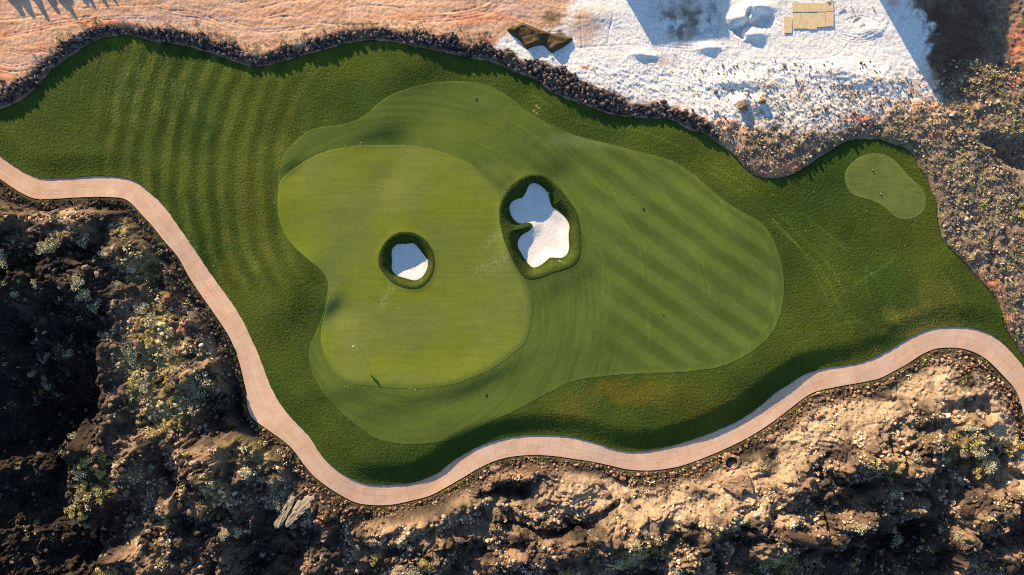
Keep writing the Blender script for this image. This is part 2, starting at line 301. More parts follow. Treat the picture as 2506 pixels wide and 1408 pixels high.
# lava field
d = -D_low
wx = PX + 16 * fbm(PX, PY, 60, 3, 81); wy = PY + 16 * fbm(PX, PY, 60, 3, 82)
leftness = 1 - sst((PX - 520) / 260)
rightness = sst((PX - 1050) / 300)
bank = (1 - leftness) * (0.4 + 1.3 * rightness) * sst((d - 14) / 110) + leftness * 1.9 * sst((d - 26 - 14 * fbm(PX, PY, 50, 3, 83)) / 16)
fall = -1.2 * sst((d - 130) / 260) * (1 - 0.5 * leftness)
crag = 0.85 * ridged(wx, wy, 120, 5, 84, 0.52) + 0.26 * ridged(wx, wy * 1.3, 42, 4, 85) + 0.20 * (0.6 - worley(wx, wy, 22, 86)[0])
wd1, wd2, wid = worley(wx + 0.4 * wy, wy, 74, 87)
blocks = 1.3 * (wid - 0.5) * sst((wd2 - wd1) / 0.16) - 0.35 * (1 - sst((wd2 - wd1) / 0.10))
calm = sst((PX - 1230) / 200) * sst((150 - d) / 70)          # the paler, smoother flank above the path
lf = sst((d - 10) / 40)
def terrace(F, k, sharp=.16):
    q = F * k; f = np.floor(q); fr_ = q - f; return (f + sst(fr_ / sharp)) / k
flat = np.zeros(PX.shape, np.float32)
def sblob(x, y, rx, ry): return np.exp(-(((PX - x) / rx) ** 2 + ((PY - y) / ry) ** 2) ** 1.5)
for (x, y, rx, ry, f) in [(400,860,105,190,.8),(240,1180,62,80,.7),(725,1245,66,52,.9),(330,600,60,60,.6),(620,1120,60,50,.6),(1510,1365,90,40,.6),(2060,1060,110,70,.5),(2310,1060,80,60,.5)]:
    flat = np.maximum(flat, f * sblob(x, y, rx, ry))
ex = PX * .93 - PY * .37; ey = PX * .37 + PY * .93
led = (5.4 - 1.6 * leftness) * (terrace(fbm(ex / 2.1 + 10 * fbm(PX, PY, 40, 2, 601), ey + 14 * fbm(PX, PY, 30, 3, 602), 95, 2, 603), 5.0) ) * (1 - .85 * calm)
led = led + 1.5 * terrace(fbm(wx, wy, 60, 2, 604), 3.5, .12) * (1 - .7 * calm)
led = led * (1 - flat)
Hlava = Hb + lf * (led * (.75 + .25 * leftness) + bank + fall + crag * (1 - .6 * flat) * (1 - 0.45 * calm) + blocks * (1 - 0.75 * calm) * (0.55 - 0.3 * leftness)) - 0.10
Hg = np.where(D_low < 0, Hlava, Hg)

# carve the hollows: the floor drops under the sun's grazing line, so real shadow fills them
HX, HY = np.meshgrid(G0X + 4.0 * np.arange(678), G0Y + 4.0 * np.arange(404))
cut = np.zeros(HX.shape, np.float32)
CUT2 = np.zeros(PX.shape, np.float32)
for k, (poly, mx) in enumerate(HOL):
    if mx <= 2:
        pl = smooth(poly, True, 3)
        i0 = max(int((pl[:, 0].min() - 30 - G0X) / GS), 0); i1 = min(int((pl[:, 0].max() + 30 - G0X) / GS) + 2, NX)
        j0 = max(int((pl[:, 1].min() - 30 - G0Y) / GS), 0); j1 = min(int((pl[:, 1].max() + 30 - G0Y) / GS) + 2, NY)
        hx, hy = PX[j0:j1, i0:i1], PY[j0:j1, i0:i1]; sd = psdf(pl, hx, hy)
        sd = sd + (7 * fbm(hx, hy, 26, 4, 90, .6) if mx > .9 else 6 * fbm(hx, hy * .5, 9, 3, 91, .7))
        CUT2[j0:j1, i0:i1] = np.maximum(CUT2[j0:j1, i0:i1], mx * sst(-sd / 14))
        continue
    pl = smooth(poly, True, 3); pd = 0
    i0 = max(int((pl[:, 0].min() - 30 - G0X) / 4), 0); i1 = min(int((pl[:, 0].max() + 30 - G0X) / 4) + 2, 678)
    j0 = max(int((pl[:, 1].min() - 30 - G0Y) / 4), 0); j1 = min(int((pl[:, 1].max() + 30 - G0Y) / 4) + 2, 404)
    hx, hy = HX[j0:j1, i0:i1], HY[j0:j1, i0:i1]
    sd = psdf(pl, hx, hy)
    if mx > 0.6: sd = sd + 5 * fbm(hx, hy, 26, 3, 90)
    x0, y0 = hx[0, 0], hy[0, 0]
    t = np.zeros(hx.shape, np.float32); alive = sd < 0
    e = np.zeros(hx.shape, np.float32); al2 = sd < 0
    nstep = int(min(700, max(hx.shape) * 4) / 5)
    for q in range(1, nstep):
        a = samp(sd, hx - SX * 5 * q, hy - SY * 5 * q, x0, y0, 4.0)
        alive = alive & (a < 0); t += alive * 5
    for q in range(1, 40):
        a = samp(sd, hx + SX * 5 * q, hy + SY * 5 * q, x0, y0, 4.0)
        al2 = al2 & (a < 0); e += al2 * 5
    dep = np.minimum(np.minimum(0.9 + t * S * TE * 1.35, mx), 0.5 + e * S * 1.2)
    for _ in range(22 if mx > 2 else 0):
        c_ = np.pad(dep, 1, mode='edge'); dep = (c_[1:-1, 1:-1] * 2 + c_[:-2, 1:-1] + c_[2:, 1:-1] + c_[1:-1, :-2] + c_[1:-1, 2:]) / 6
    dep = dep * 1.15 * sst(-sd / 7.0)
    cut[j0:j1, i0:i1] = np.maximum(cut[j0:j1, i0:i1], dep)
for _ in range(2):
    c_ = np.pad(cut, 1, mode='edge'); cut = sum(c_[a:a + cut.shape[0], b:b + cut.shape[1]] * w for a, b, w in [(0,0,1),(0,1,2),(0,2,1),(1,0,2),(1,1,4),(1,2,2),(2,0,1),(2,1,2),(2,2,1)]) / 16
CUT = np.maximum(samp(cut, PX, PY, G0X, G0Y, 4.0), CUT2)
Hg = Hg - CUT * sst((D_turf - 4) / 10) * sst((D_path - 6) / 14)
w8 = worley(PX, PY, 11, 96); w16 = worley(PX + .3 * PY, PY, 24, 97)
Hg += sst((-D_low - 4) / 20) * (0.10 * fbm(PX, PY, 9, 3, 95, 0.7) + 0.16 * (0.55 - w8[0]) * (.4 + w8[2]) + .26 * (w16[2] - .5) * sst((w16[1] - w16[0]) / .2) + .10 * ridged(PX, PY, 18, 3, 98))
# under the lawns and the path the ground keeps below them
under = np.minimum(D_turf, D_path)
Hpath = Hb - 0.11
Hg = np.where(under < 3, np.minimum(Hg, Hb - 0.30), Hg)
Hg = np.where(D_turf < -6, Hb - 2.2, Hg)

# ------------------------------------------------------------------ colours (reflectance of the materials, with some shade painted in)
def mix(a, b, f): return a * (1 - f[..., None]) + b * f[..., None]
def blob(x, y, rx, ry, n=0.5, s=40, seed=5):
    F = np.zeros(PX.shape, np.float32); q = 1.25 + n
    i0 = max(int((x - rx * q - G0X) / GS), 0); i1 = int((x + rx * q - G0X) / GS) + 2
    j0 = max(int((y - ry * q - G0Y) / GS), 0); j1 = int((y + ry * q - G0Y) / GS) + 2
    X = PX[j0:j1, i0:i1]; Y = PY[j0:j1, i0:i1]
    F[j0:j1, i0:i1] = sst(1.15 - np.sqrt(((X - x) / rx) ** 2 + ((Y - y) / ry) ** 2) + n * fbm(X, Y, s, 4, seed + int(x)))
    return F
def full(c): return np.broadcast_to(c, PX.shape + (3,)).astype(np.float32)

# rough
n1 = fbm(PX, PY, 90, 4, 11); n2 = fbm(PX, PY, 9, 3, 12); n3 = fbm(PX, PY, 260, 3, 13)
Crough = full(lin(58, 78, 27))
Crough = mix(Crough, full(lin(78, 90, 30)), sst(0.5 + 1.1 * n3))
rc = np.sqrt((PX - 1150) ** 2 + (PY - 450) ** 2)
st = np.tanh(1.3 * np.sin((rc + 13 * fbm(PX, PY, 110, 3, 14)) * 2 * math.pi / 46)) * sst((900 - PX) / 350) * sst((PX - 180) / 150) * sst((760 - PY) / 120)
Crough = Crough * (1 + 0.25 * st + 0.34 * n1 + 0.20 * n2)[..., None]
Crough = mix(Crough, full(lin(112, 110, 44)), .42 * sst(st * 1.4) * sst(.35 + 1.8 * fbm(PX, PY, 50, 3, 620)))
# pale seeded streaks top left
ang = np.arctan2(PY - 450, PX - 1150)
ss = pn(rc / 5.0, ang * 14, 15) + 0.8 * pn(rc / 2.5, ang * 110, 16)
sm = sst((ss - 0.35) * 2.2) * blob(350, 205, 190, 120, 0.6, 50, 17)
Crough = mix(Crough, full(lin(130, 140, 95)), np.clip(sm, 0, 1) * 0.45)
for (x, y, rx, ry, cc, f) in [(1560,960,150,40,(120,105,35),.5),(1740,1000,160,50,(92,80,30),.35),(1400,1000,80,36,(110,95,35),.4),(2260,790,110,60,(140,128,60),.5),(2300,720,70,60,(110,105,45),.4),(610,500,60,140,(100,96,30),.3),(560,640,30,60,(110,98,30),.35),(330,100,90,20,(110,110,40),.5),(980,108,120,14,(110,115,40),.5),(2150,870,120,30,(112,112,45),.35),(850,160,200,60,(90,105,30),.3)]:
    Crough = mix(Crough, full(lin(*cc)), f * blob(x, y, rx, ry, .8, 40, 19))
# wheel marks on the right lawn
def line(pts, w):
    p = smooth(pts, False, 6); dd = np.full(PX.shape, 30.0, np.float32)
    for (ax, ay), (bx, by) in zip(p[:-1], p[1:]):
        i0 = max(int((min(ax, bx) - 12 - G0X) / GS), 0); i1 = int((max(ax, bx) + 12 - G0X) / GS) + 2
        j0 = max(int((min(ay, by) - 12 - G0Y) / GS), 0); j1 = int((max(ay, by) + 12 - G0Y) / GS) + 2
        X = PX[j0:j1, i0:i1]; Y = PY[j0:j1, i0:i1]
        ex, ey = bx - ax, by - ay; t = np.clip(((X - ax) * ex + (Y - ay) * ey) / (ex * ex + ey * ey + 1e-9), 0, 1)
        dd[j0:j1, i0:i1] = np.minimum(dd[j0:j1, i0:i1], np.hypot(X - ax - t * ex, Y - ay - t * ey))
    return np.exp(-(dd / w) ** 2)
for pts in [[(1700,400),(1830,480),(1930,580),(2010,660),(2060,760),(2100,830)],[(1720,395),(1850,472),(1950,570),(2030,650),(2080,750)],[(1880,540),(1960,610),(2020,690)],[(1960,520),(2060,600),(2160,700),(2200,790)],[(2240,560),(2180,640),(2060,720),(1990,800)],[(2320,640),(2360,720),(2420,780)],[(2300,660),(2350,740),(2400,800)],[(1930,860),(2040,800),(2180,780),(2300,760)],[(1720,410),(1870,520),(1980,640),(2050,800)],[(2140,560),(2120,680),(2150,800)],[(1500,300),(1620,340),(1740,400)],[(1300,230),(1400,290),(1520,320)],[(2080,770),(2140,810),(2200,820)]]:
    Crough = Crough * (1 + 0.42 * line(pts, 2.6) * sst(0.6 + n1))[..., None]
for (x, y) in [(1313,260),(1318,265),(1307,273),(1313,278)]:
    Crough = mix(Crough, full(lin(190, 165, 110)), 0.9 * np.exp(-((PX - x) ** 2 + (PY - y) ** 2) / 5.0))

# fairway
Cf = full(lin(88, 104, 43))
sd_ = (-(PX) * 0.585 + PY * 0.811)
wav = np.tanh(2.2 * np.sin((sd_ + 5 * fbm(PX, PY, 120, 2, 21) + 6) * 2 * math.pi / 56))
lobe = sst((PX - 1380 - 0.2 * (PY - 600)) / 170) * sst((-D_fair - 8) / 14)
Cf = Cf * (1 + 0.19 * wav * lobe)[..., None]
Cf = mix(Cf, full(lin(104, 120, 60)), 0.3 * lobe * sst(0.4 + 1.2 * fbm(PX, PY, 110, 3, 22)))
arc = pn(np.hypot(PX - 1000, PY - 760) / 9, np.arctan2(PY - 760, PX - 1000) * 3, 23)
Cf = Cf * (1 + (1 - lobe) * (0.16 * arc + 0.10 * pn(np.hypot(PX - 1000, PY - 760) / 26, np.arctan2(PY - 760, PX - 1000) * 2, 24)))[..., None]
Cf = mix(Cf, full(lin(106, 120, 40)), 0.5 * blob(1120, 320, 190, 60, .8, 60, 25))
Cf = mix(Cf, full(lin(118, 126, 60)), 0.55 * blob(1240, 415, 60, 26, .8, 40, 26))
Cf = mix(Cf, full(lin(116, 128, 78)), 0.5 * blob(1400, 345, 120, 22, .8, 50, 27))
for pts in [[(1480,480),(1560,600),(1575,700),(1590,860)],[(1500,470),(1570,590),(1590,700),(1585,850)],[(1540,380),(1640,500),(1700,630),(1725,740)],[(1555,375),(1660,520),(1715,640),(1740,730)],[(1760,480),(1800,600),(1830,720),(1845,790)],[(1640,470),(1720,520),(1800,600),(1850,640)],[(1340,520),(1420,560),(1480,640),(1490,760),(1450,850)],[(1470,600),(1475,720),(1440,830)],[(1330,300),(1420,360),(1520,460),(1600,520)],[(1300,310),(1400,390),(1490,480)],[(1330,760),(1320,830),(1280,880)],[(1780,520),(1870,600),(1890,700),(1880,790),(1830,850)]]:
    Cf = Cf * (1 + 0.20 * line(pts, 2.2) * sst(0.7 + fbm(PX, PY, 60, 2, 28)))[..., None]
rim = np.exp(-((D_fair + 5) / 4.0) ** 2) * sst((PX - 1300) / 200)
Cf = Cf * (1 + 0.20 * rim + 0.08 * n2 + 0.14 * n1)[..., None]
# putting green
Cg = full(lin(114, 124, 56))
Cg = mix(Cg, full(lin(116, 127, 40)), sst(0.42 + 1.3 * fbm(PX, PY, 150, 3, 31)))
Cg = mix(Cg, full(lin(120, 132, 42)), 0.7 * blob(760, 600, 60, 70, .6, 50, 32))
Cg = mix(Cg, full(lin(120, 132, 36)), 0.6 * blob(1000, 890, 130, 40, .7, 50, 33))
Cg = Cg * (1 + 0.10 * pn(PX / 110, PY / 6.5 + .8 * fbm(PX, PY, 90, 2, 340), 34) + 0.03 * pn(PX / 9, PY / 90, 35) + 0.05 * n2 + .06 * fbm(PX, PY, 30, 3, 341))[..., None]
for (x0, y0, x1, y1, w) in [(1245, 625, 1175, 665, 18), (1235, 560, 1190, 600, 10), (960, 700, 935, 745, 10)]:
    t = np.clip(((PX - x0) * (x1 - x0) + (PY - y0) * (y1 - y0)) / ((x1 - x0) ** 2 + (y1 - y0) ** 2), 0, 1)
    dd = np.hypot(PX - x0 - t * (x1 - x0), PY - y0 - t * (y1 - y0))
    m = np.exp(-(dd / w) ** 2) * sst(2.2 * pn((PX + PY) / 9, (PX * .5 - PY) / 3.2, 36) + 0.1)
    Cg = mix(Cg, full(lin(190, 194, 150)), 0.3 * m)
Cg = mix(Cg, full(lin(92, 108, 46)), .9 * sst((D_green + 6 + 5 * fbm(PX, PY, 20, 3, 342) + 12 * np.maximum(sst((PX - 1120) / 80), sst((PY - 850) / 40))) / 14) * sst((PX - 700) / 200))
# tee
Ct = full(lin(104, 116, 56)) * (1 + 0.16 * pn(PX / 55, PY / 7, 37) + 0.2 * fbm(PX, PY, 40, 3, 38))[..., None]
Ct = Ct * (1 + 0.10 * np.exp(-((D_tee + 3) / 3.0) ** 2))[..., None]
# long grass of the bunker faces
Cc = full(lin(56, 70, 25)) * (1 + 0.35 * n2 + 0.2 * fbm(PX, PY, 18, 3, 39))[..., None]
Cc = mix(Cc, full(lin(96, 92, 36)), 0.3 * sst(fbm(PX, PY, 14, 3, 40) * 2))
# sand
Cs = full(np.array([.80, .74, .68], np.float32)) * (1 + 0.05 * n2 + 0.03 * fbm(PX, PY, 30, 2, 42))[..., None]

# ground above the turf
fN = fbm(PX, PY, 34, 5, 51, .6); fF = fbm(PX, PY, 7, 3, 52, .7); fL = fbm(PX * .75 + PY * .3, PY * 1.1, 50, 5, 53, .6)
Cgr = mix(full(lin(206, 158, 124)), full(lin(226, 184, 152)), sst(.5 + 1.2 * fL))
for (x, y, rx, ry, f) in [(250,62,110,12,.8),(105,120,50,20,.55),(1170,50,110,18,.65),(1000,45,160,10,.3),(60,88,60,12,.4),(700,30,160,10,.2),(20,190,30,40,.5),(1190,105,30,16,.7)]:
    Cgr = mix(Cgr, full(lin(228, 142, 100)), f * blob(x, y, rx, ry, .7, 30, 54))
for (x, y, rx, ry, f) in [(120,150,90,30,.5),(430,45,160,14,.4),(330,50,80,10,.6),(1270,30,60,30,.5),(640,78,50,8,.6)]:
    Cgr = mix(Cgr, full(lin(196, 168, 165)), f * blob(x, y, rx, ry, .7, 30, 55))
stony = sst((PX - 1760 + 0.9 * (PY - 280) + 60 * fN) / 160) * sst((PY - 215 + 50 * fN - 0.18 * (PX - 2000)) / 60)
stony = np.maximum(stony, sst((PX - 2235 - .35 * (PY - 140) + 40 * fN) / 50))
Cst = mix(full(lin(150, 124, 104)), full(lin(106, 90, 78)), sst(.5 + 1.6 * fN))
Cst = mix(Cst, full(lin(176, 166, 110)), .6 * sst(1.8 * fbm(PX, PY, 22, 4, 56, .6)))
Cst = mix(Cst, full(lin(205, 185, 160)), .6 * sst(2.4 * fF - .3))
Cst = mix(Cst, full(lin(92, 62, 52)), .8 * blob(2330, 90, 170, 170, .5, 60, 163))  # rusty soil, also darkened in colour to deepen the butte shadow
Cgr = mix(Cgr, Cst, stony)
tanw = blob(1440, 70, 70, 60, .9, 50, 58) * .8
tanw = np.maximum(tanw, .5 * blob(1620, 150, 50, 26, .9, 30, 59))
tanw = np.maximum(tanw, .9 * blob(1680, 50, 105, 80, .5, 34, 60) * sst(.6 + 2.2 * fW))
Cwh = mix(full(lin(246, 241, 234)), full(lin(200, 172, 148)), np.clip(tanw, 0, 1))
Cwh = mix(Cwh, full(lin(126, 116, 112)), .85 * blob(1680, 45, 100, 72, .6, 40, 160) * sst(.5 + 2.4 * fbm(PX, PY, 24, 4, 161)))  # gravel greyed here and browned above to deepen the house shadow by colour
Cwh = mix(Cwh, full(lin(120, 104, 88)), .75 * thin * sst(1.6 * fbm(PX, PY, 15, 4, 162, .7) + .35))
Cwh = mix(Cwh, full(lin(196, 180, 164)), .4 * sst(2.2 * fbm(PX * .8 + PY * .5, PY, 30, 5, 613, .65) - .15))
Cwh = Cwh * (1 + .12 * fF)[..., None]
speck = sst((fbm(PX, PY, 8, 2, 62) - .33) * 8) * sst((PY - 105 - .12 * (PX - 1400)) / 50)
Cwh = mix(Cwh, full(lin(140, 140, 95)), .6 * speck)
Cgr = mix(Cgr, Cwh, white)
for (x, y, rx, ry, f) in [(2100,292,42,14,.9),(1925,410,36,16,.8),(2490,110,34,60,.75),(2440,745,26,40,.6),(1435,170,16,7,.8),(2420,700,40,26,.7),(2470,790,18,40,.7),(2350,640,30,18,.5),(2360,300,40,14,.4),(2290,330,30,14,.35),(2390,672,60,12,.4),(1880,425,60,10,.5),(2480,200,30,30,.5),(2180,10,20,20,.5)]:
    Cgr = mix(Cgr, full(lin(226, 140, 104)), f * blob(x, y, rx, ry, .8, 18, 64))
db = blob(1352, 52, 30, 26, .7, 24, 65)
db = np.maximum(db, blob(1370, 88, 26, 12, .8, 20, 66))
Cgr = mix(Cgr, full(lin(112, 98, 70)), .85 * np.clip(db, 0, 1))
Cgr = Cgr * (1 + .14 * fF + .10 * fN)[..., None]
bd = sst((2 - D_band + 10 * fN) / 10)
Cgr = mix(Cgr, full(lin(78, 66, 58)), .8 * bd)
edge = np.exp(-((D_turf - 4) / 5.0) ** 2)
Cgr = mix(Cgr, full(lin(95, 100, 48)), .5 * edge * sst(.6 + fN * 2))

# lava field
lN = fbm(PX, PY, 60, 5, 101, .6); lF = fbm(PX, PY, 9, 3, 102, .7)
Cl = mix(full(lin(80, 69, 60)), full(lin(148, 122, 98)), sst(.42 + 1.5 * lN))
pale = calm * sst(.75 + 1.6 * lN)
for (x, y, rx, ry, f) in [(2050,1010,170,70,1),(1930,1100,80,70,1),(1800,1190,110,50,1),(1640,1240,160,40,1),(1480,1190,110,40,.9),(1400,1170,70,30,.8),(2230,960,110,36,.8),(1550,1170,60,30,.6),(1230,1160,60,26,.7),(1200,1235,110,20,.5),(160,520,90,18,.7),(470,770,40,30,.6),(520,860,26,40,.4),(740,1240,30,30,.6),(1140,1270,60,30,.5),(1000,1290,110,50,.45),(1400,1240,120,30,.7),(1280,1290,90,26,.5),(2140,1200,110,40,.5),(2330,1000,70,60,.5),(1100,1210,80,22,.5),(1820,1230,160,40,.8),(470,1390,90,30,.45),(1900,1260,90,24,.6),(2150,1050,120,60,.5)]:
    pale = np.maximum(pale, f * blob(x, y, rx, ry, .8, 40, 103))
Cl = mix(Cl, full(lin(196, 168, 136)), np.clip(pale, 0, 1) * .85)
Cl = mix(Cl, full(lin(176, 168, 160)), .5 * sst(2.2 * fbm(PX, PY, 36, 4, 104) - .25) * np.clip(pale, 0, 1) * .6)
gold = np.zeros(PX.shape, np.float32)
for (x, y, rx, ry, f) in [(390,870,90,150,.9),(420,1010,80,60,.9),(240,1180,60,90,1),(60,470,60,30,.6),(350,660,60,60,.5),(80,660,70,50,.5),(620,1100,60,50,.6),(540,1190,40,60,.5),(1600,1340,90,30,.6),(1540,1390,60,24,.7),(1900,1370,60,26,.7),(2350,1090,110,60,.5),(2150,1130,80,30,.4),(330,560,60,50,.5),(700,1090,60,40,.4)]:
    gold = np.maximum(gold, f * blob(x, y, rx, ry, .8, 36, 105))
Cl = mix(Cl, mix(full(lin(150, 130, 72)), full(lin(186, 166, 100)), sst(.5 + 2 * lF)), gold * .75)
for (x, y, rx, ry, f) in [(795,1280,24,20,.8),(440,745,30,30,.4),(470,800,40,20,.4),(2480,1010,20,20,.2)]:
    Cl = mix(Cl, full(lin(190, 110, 80)), f * blob(x, y, rx, ry, .8, 18, 106))
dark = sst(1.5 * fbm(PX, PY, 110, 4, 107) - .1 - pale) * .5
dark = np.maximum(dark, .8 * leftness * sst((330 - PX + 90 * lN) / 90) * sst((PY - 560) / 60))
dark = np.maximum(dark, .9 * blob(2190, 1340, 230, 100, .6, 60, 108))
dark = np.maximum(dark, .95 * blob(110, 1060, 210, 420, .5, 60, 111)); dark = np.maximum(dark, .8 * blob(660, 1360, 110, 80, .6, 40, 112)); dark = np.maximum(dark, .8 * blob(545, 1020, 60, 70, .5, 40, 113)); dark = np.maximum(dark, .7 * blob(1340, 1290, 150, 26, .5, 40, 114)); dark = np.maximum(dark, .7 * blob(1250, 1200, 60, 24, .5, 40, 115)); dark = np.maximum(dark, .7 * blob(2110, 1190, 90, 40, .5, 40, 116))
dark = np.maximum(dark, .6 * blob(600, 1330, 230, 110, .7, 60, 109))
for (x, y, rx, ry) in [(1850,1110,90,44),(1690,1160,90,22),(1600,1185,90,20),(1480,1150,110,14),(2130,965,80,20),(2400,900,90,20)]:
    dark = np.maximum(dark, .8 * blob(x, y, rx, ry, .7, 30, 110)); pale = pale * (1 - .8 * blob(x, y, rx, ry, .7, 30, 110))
Cl = mix(Cl, full(lin(26, 25, 27)), dark)  # random dark rock tone, plus shade painted over the hollows
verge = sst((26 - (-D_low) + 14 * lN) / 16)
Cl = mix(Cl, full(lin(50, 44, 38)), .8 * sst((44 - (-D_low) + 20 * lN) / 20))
Cl = mix(Cl, full(lin(84, 84, 44)), .55 * verge * sst(.5 + 2 * lF))
Cl = Cl * (1 + .30 * lF + .10 * lN)[..., None]
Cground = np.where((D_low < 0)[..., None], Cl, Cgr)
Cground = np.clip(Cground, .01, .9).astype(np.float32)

# ------------------------------------------------------------------ materials
def mat_attr(name, bump=(), rough=.95, nvar=.15, nscale=6.0, spec=.1, gain=1.0):
    """colour from the mesh, broken up by noise; bump = [(scale, distance, detail)]"""
    m = bpy.data.materials.new(name); m.use_nodes = True; t = m.node_tree; b = t.nodes['Principled BSDF']
    at = t.nodes.new('ShaderNodeAttribute'); at.attribute_name = 'Col'
    ob = t.nodes.new('ShaderNodeNewGeometry')
    nz = t.nodes.new('ShaderNodeTexNoise'); nz.inputs['Scale'].default_value = nscale; nz.inputs['Detail'].default_value = 5; nz.inputs['Roughness'].default_value = .7
    t.links.new(ob.outputs['Position'], nz.inputs['Vector'])
    mr = t.nodes.new('ShaderNodeMapRange'); mr.inputs[1].default_value = .25; mr.inputs[2].default_value = .75
    mr.inputs[3].default_value = (1 - nvar) * gain; mr.inputs[4].default_value = (1 + nvar) * gain
    t.links.new(nz.outputs[0], mr.inputs[0])
    mx = t.nodes.new('ShaderNodeVectorMath'); mx.operation = 'SCALE'
    t.links.new(at.outputs['Color'], mx.inputs[0]); t.links.new(mr.outputs[0], mx.inputs['Scale'])
    t.links.new(mx.outputs[0], b.inputs['Base Color'])
    b.inputs['Roughness'].default_value = rough; b.inputs['Specular IOR Level'].default_value = spec
    prev = None
    for (sc, dist, det) in bump:
        n = t.nodes.new('ShaderNodeTexNoise'); n.inputs['Scale'].default_value = sc; n.inputs['Detail'].default_value = det; n.inputs['Roughness'].default_value = .65
        t.links.new(ob.outputs['Position'], n.inputs['Vector'])
        bp = t.nodes.new('ShaderNodeBump'); bp.inputs['Strength'].default_value = 1.0; bp.inputs['Distance'].default_value = dist
        t.links.new(n.outputs[0], bp.inputs['Height'])
        if prev: t.links.new(prev.outputs[0], bp.inputs['Normal'])
        prev = bp
    if prev: t.links.new(prev.outputs[0], b.inputs['Normal'])
    return m

def mat_plain(name, c, var=.2, scale=3.0, rough=.9, bump=0.0, spec=.2, c2=None):
    m = bpy.data.materials.new(name); m.use_nodes = True; t = m.node_tree; b = t.nodes['Principled BSDF']
    tc = t.nodes.new('ShaderNodeTexCoord'); oi = t.nodes.new('ShaderNodeObjectInfo')
    ad = t.nodes.new('ShaderNodeVectorMath'); ad.operation = 'ADD'
    t.links.new(tc.outputs['Object'], ad.inputs[0]); t.links.new(oi.outputs['Location'], ad.inputs[1])
    nz = t.nodes.new('ShaderNodeTexNoise'); nz.inputs['Scale'].default_value = scale; nz.inputs['Detail'].default_value = 4
    t.links.new(ad.outputs[0], nz.inputs['Vector'])
    rp = t.nodes.new('ShaderNodeValToRGB'); c = np.array(c); c2 = np.array(c2) if c2 is not None else c * (1 + var)
    rp.color_ramp.elements[0].color = (*np.clip(c * (1 - var), 0, 1), 1); rp.color_ramp.elements[1].color = (*np.clip(c2, 0, 1), 1)
    rp.color_ramp.elements[0].position = .3; rp.color_ramp.elements[1].position = .7
    t.links.new(nz.outputs[0], rp.inputs[0]); t.links.new(rp.outputs[0], b.inputs['Base Color'])
    b.inputs['Roughness'].default_value = rough; b.inputs['Specular IOR Level'].default_value = spec
    if bump:
        bp = t.nodes.new('ShaderNodeBump'); bp.inputs['Distance'].default_value = bump
        n2_ = t.nodes.new('ShaderNodeTexNoise'); n2_.inputs['Scale'].default_value = scale * 3; n2_.inputs['Detail'].default_value = 5
        t.links.new(ad.outputs[0], n2_.inputs['Vector']); t.links.new(n2_.outputs[0], bp.inputs['Height']); t.links.new(bp.outputs[0], b.inputs['Normal'])
    return m

M_rough = mat_attr('rough_grass', [(2.2, .09, 4), (7, .05, 3)], nvar=.38, nscale=5)
M_fair = mat_attr('mown_grass', [(4, .03, 5), (11, .012, 2)], nvar=.16, nscale=8)
M_green = mat_attr('putting_grass', [(6, .008, 3)], nvar=.07, nscale=10)
M_collar = mat_attr('long_grass', [(5, .05, 4)], nvar=.35, nscale=5)
M_sand = mat_attr('bunker_sand', [(3.0, .010, 4)], nvar=.03, nscale=5)
M_ground = mat_attr('bare_ground', [(4, .07, 6), (14, .025, 4)], nvar=.18, nscale=5)
M_lava = mat_attr('lava_rock', [(2.2, .26, 8), (7, .12, 5)], nvar=.45, nscale=3)

# ------------------------------------------------------------------ meshes
def make_mesh(name, V, F, mat, colr=None, smooth_=True, parent=None, link=True):
    me = bpy.data.meshes.new(name)
    V = np.asarray(V, np.float32); F = np.asarray(F, np.int32)
    me.vertices.add(len(V)); me.vertices.foreach_set('co', V.ravel())
    k = F.shape[1]
    me.loops.add(F.size); me.loops.foreach_set('vertex_index', F.ravel())
    me.polygons.add(len(F)); me.polygons.foreach_set('loop_start', np.arange(0, F.size, k, dtype=np.int32))
    me.polygons.foreach_set('loop_total', np.full(len(F), k, np.int32))
    me.polygons.foreach_set('use_smooth', np.full(len(F), smooth_, bool))
    if colr is not None:
        a = me.color_attributes.new('Col', 'FLOAT_COLOR', 'POINT')
        a.data.foreach_set('color', np.hstack([colr, np.ones((len(V), 1))]).astype(np.float32).ravel())
    me.update(calc_edges=True); me.validate()
    me.materials.append(mat)
    if not link: return me
    o = bpy.data.objects.new(name, me); col.objects.link(o)
    if parent: o.parent = parent
    return o

def world_xy(x, y): return (x - W0 / 2) * S, (H0 / 2 - y) * S

